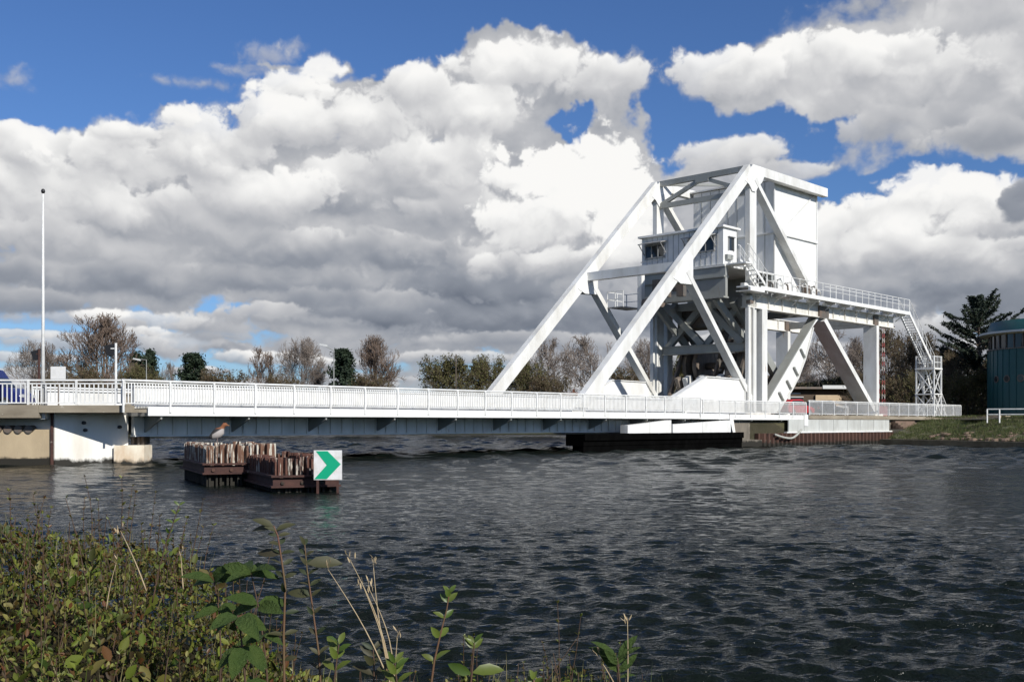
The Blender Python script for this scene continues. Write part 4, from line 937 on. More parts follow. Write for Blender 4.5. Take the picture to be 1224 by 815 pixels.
# sloping grassy bank with its toe ledge on the right
toe = [(31.2,90.2),(33.6,84.5),(36.2,76.5),(41.5,62),(52,40),(70,10)]
top = [W2(79.5,.2),(38.2,86.3),(42.3,79.3),(52,62.5),(64,48),(88,15)]
def lerp_line(line, u):
    f = u*(len(line)-1); i = min(int(f), len(line)-2); f -= i; return (line[i][0]*(1-f)+line[i+1][0]*f, line[i][1]*(1-f)+line[i+1][1]*f)
nr, nc = 26, 220; vs = np.zeros((nr, nc, 3)); rs = np.random.RandomState(8)
for j in range(nc):
    a = lerp_line(toe, j/(nc-1)); b = lerp_line(top, j/(nc-1))
    for i in range(nr):
        f = i/(nr-1); x = a[0]*(1-f)+b[0]*f; y = a[1]*(1-f)+b[1]*f
        vs[i,j] = (x, y, .50+(2.12-.50)*(f**.85))
n_ = _fbm(vs[...,0]*1.1, vs[...,1]*1.1, 401, 4); vs[...,2] += n_*.16*np.sin(np.linspace(0, np.pi, nr))[:,None]
tag(np_obj('grass_bank', vs.reshape(-1,3), grid_faces(nr, nc), SOILG, smooth=True), kind='structure')
BANKV = vs
g = MB()
for a, b in zip(toe[:-1], toe[1:]):
    d = Vector((b[0]-a[0], b[1]-a[1])); n = Vector((d.y, -d.x)).normalized()*-.9
    if n.x > 0: n = -n
    g.vprism([a, (a[0]+n.x, a[1]+n.y), (b[0]+n.x, b[1]+n.y), b] if True else [], -1.5, .46)
ql = g.build('quay_ledge', mat('ledge_stone', (.10,.085,.055), .9, (.22,.19,.13), .5, 1.0, (1,1,2), bump=.5))
tag(ql, 'low dark stone ledge along the foot of the grassy bank on the right', 'quay edge')
# grass blades on that bank
def blades(name, base, hmin, hmax, w, m, seed, parent=None):
    rs = np.random.RandomState(seed); n = len(base); h = rs.uniform(hmin, hmax, n); a = rs.uniform(0, 6.283, n); ln = rs.uniform(0, .5, n); b = rs.uniform(0, 6.283, n)
    d = np.stack([np.cos(a), np.sin(a), np.zeros(n)], 1)*w/2; tip = base+np.stack([np.cos(b)*ln*h, np.sin(b)*ln*h, h], 1)
    v = np.stack([base-d, base+d, tip], 1).reshape(-1, 3); t = np.arange(3*n).reshape(-1, 3)
    return np_obj(name, v, t, m, parent)
ii = rs.uniform(0, nr-1.01, 26000); jj = rs.uniform(0, nc-1.01, 26000)*.8
b0 = vs[ii.astype(int), jj.astype(int)]+rs.uniform(-.15, .15, (26000,3))*np.array([1,1,0])
keep = _fbm(b0[:,0]*.7, b0[:,1]*.7, 421, 3) > -.25
tag(blades('grass', b0[keep], .06, .26, .05, GRASS, 3), kind='stuff')
ii = rs.uniform(0, 1, 9000)
lx = 38.5+rs.rand(9000)*18; ly = 84+rs.rand(9000)*22
k_ = (ly > 132-lx*1.13) & (np.hypot(lx-56, ly-112) > 6.6)
tag(blades('grass', np.stack([lx, ly, np.full(9000, 2.29)], 1)[k_], .08, .25, .05, GRASS, 4), kind='stuff')
# stones along the toe
g = MB()
for k in range(110):
    u_ = rs.rand()*.42+.14; f = rs.rand()**1.6*.30; a = lerp_line(toe, u_); b = lerp_line(top, u_)
    c = (a[0]*(1-f)+b[0]*f, a[1]*(1-f)+b[1]*f, .44+1.62*f**.85); s_ = rs.uniform(.08, .30)
    pts = []; 
    for zz in (-.3,.35,.75):
        for q in range(6):
            t = q*math.pi/3+rs.uniform(-.2,.2); rr = s_*(1 if zz < .5 else .55)*rs.uniform(.75,1.15); pts.append((c[0]+math.cos(t)*rr*1.3, c[1]+math.sin(t)*rr, c[2]+zz*s_))
    fs = [(i, (i+1)%6, (i+1)%6+6, i+6) for i in range(6)]+[(i+6, (i+1)%6+6, (i+1)%6+12, i+12) for i in range(6)]+[tuple(range(12,18))]
    g.add(pts, fs)
tag(g.build('bank_rubble', STONE), 'rough reddish rubble stones along the foot of the grassy bank', kind='stuff')
# stone steps going down the bank beside the sheet piling
sp = thing('bank_steps', 'mossy stone steps climbing the bank beside the rusty sheet piling', 'steps', (*W2(74.2,-1.9), .62), BRZ)
for k in range(9): MB().box(-3.4+k*.12,1.6,-.3+k*.30,.08+k*.30+.06,-.2,.16+k*.17).build('step', STONE, sp)
MB().vprism([(-3.7,-.3),(-3.4,-.3),(-3.0,2.4),(-3.3,2.4)], -.3, .62).build('side_block', CONC, sp)

# ------------------------------------------------------------------ the near bank the photographer stands on
nr, nc = 90, 160; xs_ = np.linspace(-9, 8, nc); ys_ = np.linspace(-6, 7.5, nr); X, Y = np.meshgrid(xs_, ys_)
left = _ss(-X, .25, .85)
Z = (1-left)*(.72-.27*np.maximum(Y, -1)) + left*(np.interp(X, [-6,-3.4,-1.95,-1.55,-1.2,-.98,-.84,-.55,0,.4,1.2], [1.50,1.44,1.34,1.25,1.13,.97,.84,.80,.79,.70,.50])-.17-.3*_ss(-Y, -2.2, -1.2)-1.7*_ss(Y, 3.9, 5.8))
Z = np.maximum(Z, -.8)+_fbm(X*1.5, Y*1.5, 501, 4)*.07
tag(np_obj('near_bank', np.stack([X, Y, Z], -1).reshape(-1,3), grid_faces(nr, nc), EARTH, smooth=True), kind='structure')
# ------------------------------------------------------------------ trees
def tree_segments(seed, h, spread, limbs=12, levels=4, up=.5, low=.22, kids=(5,5,4), trunk_r=.22, multi=1):
    """returns list of (p0,p1,r0,r1,level)"""
    r_ = random.Random(seed); out = []
    def grow(p, d, L_, r, lv, wob=.18):
        n = 3 if lv < 3 else 2; pts = [p.copy()]; q = p.copy(); dd = d.copy()
        for i in range(n):
            dd = (dd+Vector((r_.gauss(0,wob), r_.gauss(0,wob), r_.gauss(0,wob)+.10*up))).normalized(); q = q+dd*L_/n
            out.append((pts[-1], q.copy(), r*(1-.28*i), r*(1-.28*(i+1)), lv)); pts.append(q.copy())
        return pts, dd
    for m_ in range(multi):
        base = Vector((r_.uniform(-.3,.3)*(multi > 1), r_.uniform(-.3,.3)*(multi > 1), -.2)); lean = Vector((r_.gauss(0,.05 if multi == 1 else .13), r_.gauss(0,.05 if multi == 1 else .13), 1)).normalized()
        n = 8; pts = [base]; d = lean
        for i in range(n):
            d = (d+Vector((r_.gauss(0,.05), r_.gauss(0,.05), .12))).normalized(); pts.append(pts[-1]+d*(h*.86)/n)
            out.append((pts[-2], pts[-1], trunk_r*(1-i/n*.85), trunk_r*(1-(i+1)/n*.85), 0))
        for k in range(limbs//multi):
            f = low+(1-low)*((k+r_.random())/(limbs//multi)); x = f*n; i = min(int(x), n-1); p = pts[i].lerp(pts[i+1], x-i)
            a = r_.random()*6.283+k*2.4; tilt = up*(.55+.5*f)+r_.uniform(-.1,.1)
            d1 = Vector((math.cos(a)*(1-tilt*.6), math.sin(a)*(1-tilt*.6), tilt)).normalized()
            prof = math.sin(math.pi*min(1, (f-low)/(1-low)*.8+.22))
            L1 = spread*(.35+.75*prof)*r_.uniform(.8,1.15)
            pt, dd = grow(p, d1, L1, trunk_r*.36*(1.1-f*.6), 1)
            def sub(pt, L_, r, lv):
                if lv > levels: return
                for c in range(kids[min(lv-2, len(kids)-1)]):
                    g_ = r_.uniform(.2,1); x = g_*(len(pt)-1); i = min(int(x), len(pt)-2); q = pt[i].lerp(pt[i+1], x-i)
                    dn = (pt[i+1]-pt[i]).normalized(); o_ = Vector((r_.gauss(0,1), r_.gauss(0,1), r_.gauss(0,1)+.25*up)); o_ = (o_-dn*o_.dot(dn)).normalized()
                    nd = (dn*r_.uniform(.55,1.0)+o_*r_.uniform(.45,.85)+Vector((0,0,.25*up))).normalized()
                    l2 = L_*r_.uniform(.42,.68); pn, _ = grow(q, nd, l2, r*.5, lv); sub(pn, l2, r*.5, lv+1)
            sub(pt, L1, trunk_r*.30*(1.1-f*.6), 2)
    return out
def seg_mesh(segs, rmin, n=3):
    P0 = np.array([s[0] for s in segs]); P1 = np.array([s[1] for s in segs]); r0 = np.maximum([s[2] for s in segs], rmin); r1 = np.maximum([s[3] for s in segs], rmin)
    d = P1-P0; d /= np.linalg.norm(d, axis=1, keepdims=True)+1e-9; ref = np.where(np.abs(d[:,2:3]) > .9, np.array([[1.,0,0]]), np.array([[0,0,1.]]))
    a = np.cross(d, ref); a /= np.linalg.norm(a, axis=1, keepdims=True)+1e-9; b = np.cross(d, a); vs = []
    for P_, r_ in ((P0, r0), (P1, r1)):
        for k in range(n):
            t = 2*math.pi*k/n; vs.append(P_+(a*math.cos(t)+b*math.sin(t))*r_[:,None])
    v = np.stack(vs, 1).reshape(-1, 3); m_ = len(segs); o = (np.arange(m_)*2*n)[:,None]
    f = np.concatenate([np.stack([o[:,0]+k, o[:,0]+(k+1)%n, o[:,0]+n+(k+1)%n, o[:,0]+n+k], 1) for k in range(n)])
    return v, f
def leaf_cards(cent, size, seed, m, name, parent=None, flat=0.0, asp=.6):
    rs = np.random.RandomState(seed); n = len(cent); d = rs.normal(size=(n,3)); d[:,2] *= (1-flat); d /= np.linalg.norm(d, axis=1, keepdims=True)
    e = rs.normal(size=(n,3)); e[:,2] *= (1-flat); e -= d*np.sum(d*e, 1, keepdims=True); e /= np.linalg.norm(e, axis=1, keepdims=True); s = (rs.uniform(.6, 1.3, n)*size)[:,None]
    v = np.stack([cent-d*s, cent+e*s*asp, cent+d*s, cent-e*s*asp], 1).reshape(-1,3); return np_obj(name, v, np.arange(4*n).reshape(-1,4), m, parent)
PROTO = {}
def extent(v): return float(np.percentile(v[:,2], 99.97)), float(np.percentile(np.abs(v[:,:2]), 97))
def bare_proto(key, seed, h, spread, tw, rmin=.018, leaf=None, leafn=0, leafs=.2, **kw):
    segs = tree_segments(seed, h, spread, **kw)
    E_ = np.array([s[1] for s in segs]); rad = np.hypot(E_[:,0], E_[:,1]); R_ = np.percentile(rad, 93)*1.22; zt = np.percentile(E_[:,2], 97)*1.04
    segs = [s for s, e_, q in zip(segs, E_, rad) if s[4] == 0 or (q/R_)**2+max(0, (e_[2]-.45*zt)/(.60*zt))**2 < 1.0]
    a = [s for s in segs if s[4] <= 1]; b = [s for s in segs if s[4] > 1]
    v, f = seg_mesh(a, rmin*1.5, 5); m1 = np_mesh('trunk', v, f, BARK)
    v, f = seg_mesh(b, rmin, 3); m2 = np_mesh('crown', v, f, tw)
    m3 = None
    if leafn:
        rs = np.random.RandomState(seed); ends = np.array([s[1] for s in b]); c = ends[rs.randint(0, len(ends), leafn)]+rs.normal(size=(leafn,3))*.18
        tmp = leaf_cards(c, leafs, seed, leaf, 'foliage'); m3 = tmp.data; bpy.data.objects.remove(tmp)
    PROTO[key] = (m1, m2, m3, *extent(v))
def plant_tree(key, name, label, px, ytop, y, wpx=None, z0=1.6, rz=None, group='trees beyond the bridge'):
    m1, m2, m3, h, sp_ = PROTO[key]; k = (ztop(ytop, y)-z0)/h
    t = thing(name, label, 'tree', (*at(px,y)[:2], z0), rnd.uniform(0, 6.28) if rz is None else rz, group)
    hs = 1.0
    if wpx: hs = (wpx/F*y)/(sp_*k)
    t.scale = (k*hs, k*hs, k)
    for nm, me in (('trunk', m1), ('crown', m2), ('foliage', m3)):
        if me is not None: o = bpy.data.objects.new(nm, me); COL.objects.link(o); o.parent = t
    return t
bare_proto('round', 11, 10, 4.6, TW_GREY, limbs=24, kids=(7,7,5), up=.45, low=.12, trunk_r=.20)
bare_proto('big', 12, 10, 3.6, TW_RED, limbs=24, kids=(6,6,4), up=.95, low=.08, trunk_r=.22, multi=3)
bare_proto('open', 13, 10, 4.8, TW_GREY, limbs=16, kids=(6,5,4), up=.4, low=.16, trunk_r=.26, rmin=.026)
bare_proto('narrow', 14, 10, 2.4, TW_RED, limbs=20, kids=(5,5,4), up=1.1, low=.08, trunk_r=.18, multi=2)
bare_proto('olive', 15, 10, 5.2, TW_BRN, limbs=24, kids=(6,5,4), up=.45, low=.05, trunk_r=.2, multi=2, leaf=LF_OLIVE, leafn=11000, leafs=.17)
bare_proto('scrub', 16, 10, 6.5, TW_BRN, limbs=24, kids=(6,5,3), up=.35, low=.03, trunk_r=.2, multi=4, leaf=LF_BRN, leafn=7000, leafs=.22)
bare_proto('brown', 17, 10, 4.4, TW_BRN, limbs=26, kids=(6,6,4), up=.5, low=.05, trunk_r=.24, multi=2, leaf=LF_BRN, leafn=3600, leafs=.13)
def conifer_proto(key, seed, h, spread, n, m, layers=0, tapered=True):
    rs = np.random.RandomState(seed); f = rs.rand(n)**.8; a = rs.rand(n)*6.283
    prof = np.where(f < .25, .55+f*1.8, 1.0-(f-.25)/.75*.93) if tapered else np.sqrt(np.maximum(0, 1-(f*1.9-.9)**2))*(1-.35*f)
    lump = .72+.8*_fbm(np.cos(a)*1.5+f*3, np.sin(a)*1.5+f*2, seed, 4); rr = spread*prof*lump*(.55+.45*rs.rand(n)**.5)
    c = np.stack([rr*np.cos(a), rr*np.sin(a), .06*h+f*h*.95], 1)
    ncl = 150; cc = c[rs.randint(0, n, ncl)]; own = rs.randint(0, ncl, n); c = cc[own]+rs.normal(size=(n,3))*np.array([.42,.42,.26])*rs.uniform(.5,1.3,(ncl,1))[own]; c[:,2] = np.clip(c[:,2], .1, h*1.02)
    tmp = leaf_cards(c, .30, seed, m, 'crown', flat=.3, asp=.4); m2 = tmp.data; bpy.data.objects.remove(tmp)
    m1 = MB().tube([(0,0,-.2),(0,0,h*.5),(0,0,h*.97)], .22, 8, .04).mesh('trunk', BARK); PROTO[key] = (m1, m2, None, *extent(c))
conifer_proto('fir', 21, 10, 3.4, 7000, LF_DARK)
conifer_proto('holly', 22, 10, 3.4, 9000, LF_DARK, tapered=False)
TR = [
 ('round','bare_tree','round bare grey tree at the left edge of the picture',43,406,165,28),
 ('big','bare_tree','large bare reddish brown tree, the tallest on the left',118,374,160,40),
 ('scrub','bush','brown thicket below the large reddish tree',95,436,150,38),
 ('olive','bush','olive green bush in front of the pair of dark firs',165,436,158,30),
 ('fir','conifer','shorter dark fir of the close pair on the left',163,420,175,15),
 ('fir','conifer','taller dark fir of the close pair on the left',179,417,172,14),
 ('open','bare_tree','small bare tree between the dark firs and the single dark conifer',206,431,180,13),
 ('holly','conifer','single dark broad conifer left of the reddish poplar',231,423,170,17),
 ('scrub','bush','low brown thicket right of the single dark conifer',264,440,160,34),
 ('narrow','bare_tree','narrow bare reddish tree standing alone left of centre',311,413,165,15),
 ('round','bare_tree','bare grey round-headed tree left of the tall lamp',360,402,160,28),
 ('scrub','bush','brown brush between the reddish poplar and the grey tree',333,446,150,26),
 ('holly','conifer','dark evergreen behind the tall street lamp',410,418,155,16),
 ('big','bare_tree','tall bare tree right of the dark evergreen and the lamp',449,400,158,26),
 ('scrub','bush','reddish brush at the foot of the tall bare tree',440,446,150,28),
 ('olive','bush','rounded olive green thicket in the middle distance',528,424,160,36),
 ('olive','bush','looser olive thicket left of the far main chord',583,424,165,32),
 ('narrow','bare_tree','spindly bare tree between the two thickets',548,430,168,8),
 ('olive','bush','low olive bush seen just right of the far main chord',632,430,150,28),
 ('open','bare_tree','bare spreading tree between the two main chords',654,403,158,30),
 ('scrub','bush','brown thicket below the spreading tree between the chords',655,446,148,30),
 ('open','bare_tree','pale bare tree behind the near main chord',706,399,160,33),
 ('scrub','bush','brown brush behind the near housing',740,436,150,36),
 ('round','bare_tree','bare tree glimpsed through the machinery under the cabin',775,404,165,28),
 ('olive','bush','olive brush seen through the machinery under the cabin',808,424,165,32),
 ('open','bare_tree','wide bare tree behind the low brown building',1004,392,150,40),
 ('round','bare_tree','bare tree glimpsed left of the low brown building',952,410,160,24),
 ('brown','bare_tree','dense brown tree behind the white column and barriers',1062,390,140,34),
 ('brown','bare_tree','dense brown tree behind the long flight of stairs',1098,397,132,30),
 ('round','bare_tree','bare dark tree left of the big cypress',1137,406,128,22),
 ('brown','bare_tree','brown tree close behind the stair tower',1128,418,122,26),
 ('brown','bare_tree','brown tree crowding the left side of the cypress trunk',1150,412,128,22),
 ('round','bare_tree','bare tree right behind the white column',1030,402,152,26),
 ('olive','bush','dark bush behind the stair tower',1105,440,118,34),
 ('scrub','bush','brown scrub behind the barriers',1045,446,120,38),
 ('olive','bush','dark green bush under the big cypress',1158,442,118,30),
 ('scrub','bush','brown scrub between the cypress and the round building',1185,430,122,26),
]
for (k, nm, lb_, px, yt, y, w_) in TR:
    t = plant_tree(k, nm, lb_, px, yt, y, w_)
    if nm == 'bush': t['category'] = 'bush'; t['group'] = 'thickets beyond the bridge'
    if nm == 'conifer': t['category'] = 'conifer'
# distant hedgerow that reads as one mass
rs = np.random.RandomState(77); n = 60000
hx_ = rs.uniform(-150, 40, n); hh = 3.6+2.0*_fbm(hx_/9, hx_*0+.5, 88, 4); hy_ = rs.uniform(188, 196, n)+hx_*0; hz_ = 1.4+rs.rand(n)**.8*hh
tag(leaf_cards(np.stack([hx_, hy_, hz_], 1), .30, 5, LF_BRN, 'hedgerow'), 'low brown hedgerow along the far shore', kind='stuff')
n = 26000; hx_ = rs.uniform(34, 80, n); hy_ = 150+rs.uniform(-2,5,n)+(hx_-30)*-.25; hh = 5.2+2.2*_fbm(hx_/5, hx_*0+.3, 99, 4); hz_ = 2.2+rs.rand(n)**.8*hh
tag(leaf_cards(np.stack([hx_, hy_, hz_], 1), .26, 6, mat('hedge_dark', (.03,.04,.02), .85, island=[(.022,.028,.012),(.045,.042,.02),(.06,.045,.025),(.03,.04,.014)]), 'hedgerow'), 'dark hedge behind the approach road and the control building', kind='stuff')

# ------------------------------------------------------------------ the big cypress by the round building
def cypress():
    y = 124.0; t = thing('cypress', 'tall dark cypress with ragged upswept boughs beside the round teal building', 'conifer', (*at(1170,y)[:2], 2.2))
    H_ = ztop(359, y)-2.2; r_ = random.Random(5); segs = []; cards = []
    tr = [Vector((-.7,0,-.2)), Vector((-.5,0,2.4)), Vector((-.1,0,5)), Vector((.1,0,8)), Vector((.0,0,H_*.82)), Vector((-.35,0,H_*.97))]
    for i in range(5): segs.append((tr[i], tr[i+1], .24-.045*i, .24-.045*(i+1), 0))
    segs.append((Vector((.6,.3,-.2)), Vector((.45,.2,4.5)), .14, .08, 0))
    for k in range(74):
        f = .30+.70*(k+r_.random())/74; z = H_*f*.98; a = r_.uniform(0, 6.283)
        L_ = ((1-((f-.45)/.62)**2) if f > .45 else .85)*5.6*r_.uniform(.6,1.2)+.5
        if f > .9: L_ = r_.uniform(.7,1.5)
        x = f*5; i = min(int(f*.97*5), 4); base = Vector((-.1,0,z)); el_ = r_.uniform(.18,.55)+(f > .85)*.5
        d = Vector((math.cos(a)*math.cos(el_), math.sin(a)*math.cos(el_), math.sin(el_))); p = base; n = 6
        for j in range(n):
            d = (d+Vector((0,0,.03 if j < 4 else .06))+Vector((r_.gauss(0,.05),r_.gauss(0,.05),0))).normalized(); q = p+d*L_/n
            segs.append((p, q, .07*(1-j/n)+.015, .06*(1-j/n)+.012, 1))
            if j > 0:
                for c in range(62):
                    s_ = r_.gauss(0,1); cards.append(p.lerp(q, r_.random())+Vector((r_.gauss(0,.20), r_.gauss(0,.20), -abs(r_.gauss(0,.13))+.08))*(1.25-.12*j))
            p = q
    v, f = seg_mesh(segs, .02, 5); np_obj('trunk', v, f, mat('bark_pale', (.17,.13,.10), .9, (.10,.08,.06), .5, 2), t)
    leaf_cards(np.array([tuple(c) for c in cards]), .19, 9, LF_CED, 'crown', t, flat=.35, asp=.35)
cypress()
# ------------------------------------------------------------------ foreground vegetation
def leaf_mesh(pos, dirv, nrm, ln, wid, fold=.25, droop=.0):
    """each leaf: 2 rows of 4 faces folded along its rib; arrays (N,3)"""
    d = dirv/np.linalg.norm(dirv, axis=1, keepdims=True); n = nrm-d*np.sum(nrm*d, 1, keepdims=True); n /= np.linalg.norm(n, axis=1, keepdims=True)+1e-9; s = np.cross(d, n)
    L_ = ln[:,None]; Wd = wid[:,None]; rows = [(0,0),(.28,.80),(.58,.92),(.84,.5),(1,0)]; vs = []
    for f, w in rows:
        c = pos+d*L_*f-n*L_*droop*f*f
        if w == 0: vs.append(c)
        else: vs += [c-s*Wd*w*.5+n*Wd*fold*w, c, c+s*Wd*w*.5+n*Wd*fold*w]
    v = np.stack(vs, 1); N_ = len(pos); o = (np.arange(N_)*11)[:,None]
    q = []
    T_ = [(0,2,1),(0,3,2),(7,8,10),(8,9,10)]
    for a in (1, 4): q += [(a,a+1,a+4),(a,a+4,a+3),(a+1,a+2,a+5),(a+1,a+5,a+4)]
    f = np.concatenate([o+np.array([t]) for t in T_+q]); return v.reshape(-1,3), f
UG = mat('undergrowth_leaves', (.04,.07,.02), .55, spec=.25, island=[(.030,.052,.008),(.070,.105,.014),(.15,.18,.024),(.040,.044,.012),(.085,.060,.020),(.19,.20,.036),(.065,.085,.014),(.12,.045,.018),(.032,.052,.010),(.050,.030,.014),(.22,.20,.060),(.050,.075,.012)], trans=.25)
ST = mat('stems_brown', (.055,.032,.018), .75, (.10,.055,.03), .5, 20)
STR = mat('stems_reddish', (.13,.05,.03), .65, (.10,.09,.035), .6, 9)
DRY = mat('dry_grass', (.42,.33,.20), .8, (.30,.22,.12), .5, 15)
LG = mat('big_leaf_green', (.032,.066,.012), .62, (.07,.105,.022), .8, 26, bump=.7, bscale=140, trans=.25, spec=.3)
LGY = mat('young_leaf', (.10,.15,.025), .42, island=[(.065,.11,.016),(.12,.16,.028),(.09,.10,.02)], trans=.3)
LDK = mat('dark_leaf', (.028,.040,.014), .62, island=[(.022,.035,.011),(.05,.05,.018),(.035,.028,.014)], trans=.2)
rs = np.random.RandomState(101)
XS = [-6,-3.4,-1.95,-1.55,-1.2,-.98,-.84,-.55,0,.4,1.2]; ZS = [1.50,1.44,1.34,1.25,1.13,.97,.84,.80,.79,.70,.50]
def surf(x, y):
    z = np.interp(x, XS, ZS)+.10*_fbm(x*2.2, y*2.2, 601, 4)+.05*_fbm(x*7, y*7, 611, 3)
    return z-1.6*_ss(y, 4.1+.4*np.sin(x*3), 5.9)-.12*_ss(-y, -2.6, -1.6)
N_ = 84000; x = np.concatenate([rs.uniform(-3.6, .4, int(N_*.86)), rs.uniform(-1.2, 1.3, N_-int(N_*.86))]); y = rs.uniform(1.45, 5.3, N_)
# thin out to the right where only tips reach into view
keep = (x < -.7) | (rs.rand(N_) < .35); x, y = x[keep], y[keep]; N_ = len(x)
dep = rs.exponential(.07, N_); z = surf(x, y)-dep
pos = np.stack([x, y, z], 1); a = rs.uniform(0, 6.283, N_); tilt = rs.uniform(.1, 1.3, N_)
dv = np.stack([np.cos(a)*np.cos(tilt), np.sin(a)*np.cos(tilt), np.sin(tilt)], 1); nv = np.stack([rs.normal(0,.6,N_), rs.normal(-.25,.6,N_), rs.uniform(.3,1.2,N_)], 1)
ln = rs.uniform(.010,.028,N_)*(1+1.2*(rs.rand(N_) < .06)); v, f = leaf_mesh(pos, dv, nv, ln, ln*rs.uniform(.42,.65,N_))
tag(np_obj('undergrowth', v, f, UG), 'dense small-leaved green and reddish undergrowth on the near bank', kind='stuff')
# twigs inside it, and shoots that stand above it
segs = []; lp = []; ld = []; ll = []
for k in range(600):
    x = rs.uniform(-3.4, .6); y = rs.uniform(1.9, 5.0); z = float(surf(np.array([x]), np.array([y]))[0]); 
    p = Vector((x, y, z-rs.uniform(.1,.3))); q = p+Vector((rs.normal(0,.08), rs.normal(0,.08), rs.uniform(.08,.30))); segs.append((p, q, .0022, .0014, 1))
for k in range(420):
    x = rs.uniform(-3.0, -.75) if k < 370 else rs.uniform(-.75, .5); y = rs.uniform(2.6, 5.0); z = float(surf(np.array([x]), np.array([y]))[0])
    h = rs.uniform(.06, .20)+(rs.rand() < .18)*rs.uniform(.05,.22); p = Vector((x, y, z-.1)); d = Vector((rs.normal(0,.16), rs.normal(0,.16), 1)).normalized(); n = 7
    for j in range(n):
        q = p+d*(h+.1)/n; segs.append((p, q, .0026*(1-j/n*.6), .0026*(1-(j+1)/n*.6), 1)); p = q; d = (d+Vector((rs.normal(0,.05), rs.normal(0,.05), .02))).normalized()
        for c in range(3): aa = rs.uniform(0,6.283); lp.append(tuple(p)); ld.append((math.cos(aa), math.sin(aa), rs.uniform(.3,1.4))); ll.append(rs.uniform(.012,.028)*(1-.35*j/n))
v, f = seg_mesh(segs, .001, 4); tag(np_obj('undergrowth_twigs', v, f, ST), 'thin brown twigs in the near undergrowth', kind='stuff')
lp, ld, ll = np.array(lp), np.array(ld), np.array(ll); v, f = leaf_mesh(lp, ld, np.tile([0,0,1.],(len(lp),1))+rs.normal(0,.3,(len(lp),3)), ll, ll*.5)
tag(np_obj('undergrowth_shoots', v, f, mat('shoot_leaves', (.08,.1,.03), .42, island=[(.10,.13,.02),(.17,.18,.035),(.13,.06,.025),(.08,.11,.02)], trans=.3)), 'leafy shoot tips standing above the near undergrowth', kind='stuff')
# thin grass growing through it
gx_ = np.concatenate([rs.uniform(-3.2, -.6, 1500), rs.uniform(-.9, .9, 900)]); gy_ = rs.uniform(2.2, 4.8, 2400)
gb = np.stack([gx_, gy_, surf(gx_, gy_)-.06], 1)
tag(blades('undergrowth_grass', gb, .05, .17, .004, mat('young_grass', (.1,.12,.03), .6, island=[(.09,.13,.02),(.16,.17,.04),(.26,.22,.10),(.07,.10,.02),(.32,.26,.14)], trans=.3), 61), 'thin grass blades growing through the near undergrowth', kind='stuff')
def P3(px, py, y): return Vector(((px-612)/F*y, y, ztop(py, y)))
def stalk_plant(label, path, y, r, leafspec, m_stem, m_leaf, name='tall_weed', cat='plant', group=None, w=.42, droop=.25, fold=.18):
    """path: picture look-ups giving the real run of the stem; leafspec: (fraction, angle, lift, length)"""
    pts = [P3(px, py, y+dy) for px, py, dy in path]; base = pts[0].copy(); t = thing(name, label, cat, tuple(base), 0, group)
    loc = [p-base for p in pts]
    # smooth polyline
    sm = []
    for i in range(len(loc)-1):
        for k in range(4): sm.append(loc[i].lerp(loc[i+1], k/4))
    sm.append(loc[-1]); n = len(sm); MB().tube(sm, [r*.75*(1-.6*i/n) for i in range(n)], 7).build('stem', m_stem, t, True)
    P_ = []; D_ = []; L_ = []
    for fr_, an, lift, ln in leafspec:
        x = fr_*(n-1); i = min(int(x), n-2); P_.append(tuple(sm[i].lerp(sm[i+1], x-i))); D_.append((math.cos(an), math.sin(an)*.8, lift)); L_.append(ln)
    P_, D_, L_ = np.array(P_), np.array(D_), np.array(L_); v, f = leaf_mesh(P_, D_, np.tile([0,-.75,.7],(len(P_),1))+rs.normal(0,.22,(len(P_),3)), L_*1.08, L_*1.08*w, fold, droop); np_obj('leaves', v, f, m_leaf, t, True)
    return t
rr = random.Random(31)
def pairs(n, f0, f1, l0, l1, lift=.45, jit=.5):
    out = []
    for k in range(n):
        f = f0+(f1-f0)*k/max(n-1,1); a = rr.uniform(-jit, jit)+(math.pi/2 if k % 2 else 0)*.6; ln = l0+(l1-l0)*k/max(n-1,1)
        out += [(f, a, lift+rr.uniform(-.2,.3), ln*rr.uniform(.8,1.1)), (f, a+math.pi, lift+rr.uniform(-.2,.3), ln*rr.uniform(.8,1.1))]
    return out
stalk_plant('tall reddish stemmed weed with dark drooping top leaves, left of its partner', [(340,830,0),(339,760,0),(341,700,0),(336,665,0),(332,640,0),(327,628,0)], 2.85, .0050, pairs(10,.12,.88,.038,.030)+[(.93,math.pi*.95,.1,.062),(.97,math.pi*1.1,.55,.055),(.90,.3,.5,.05),(.62,math.pi,.15,.06)], STR, LDK)
stalk_plant('tall reddish stemmed weed with a wide dark leaf pointing right over the water', [(384,830,0),(381,780,0),(372,715,0),(367,680,0),(364,648,0)], 2.85, .0042, pairs(10,.15,.97,.036,.028,.8)+[(.80,.05,.12,.085),(.79,.5,.1,.07),(.52,math.pi,.25,.06)], STR, LDK)
def palmate(fr_, n, ln, tilt=.1, a0=0.0):
    return [(fr_+rr.uniform(-.02,.02), a0+2*math.pi*k/n+rr.uniform(-.25,.25), tilt+rr.uniform(-.3,.3), ln*rr.uniform(.75,1.1)) for k in range(n)]
stalk_plant('green leafy weed with broad drooping leaves between the undergrowth and the tall stems', [(296,850,0),(292,800,0),(288,760,0),(284,735,0)], 2.6, .0045,
   palmate(.97,6,.075,-.15)+palmate(.55,6,.072,-.25,.5)+palmate(.22,6,.07,-.2,.2), ST, LG, w=.60, droop=.45, fold=.22)
stalk_plant('leafy weed with upward arching broad leaves behind the drooping one', [(322,850,0),(318,790,0),(310,730,0),(300,684,0)], 2.85, .0042,
   palmate(.98,6,.085,.45)+palmate(.72,5,.075,.15,.4)+palmate(.5,5,.07,.1,.9), ST, LG, w=.48, droop=.4, fold=.25)
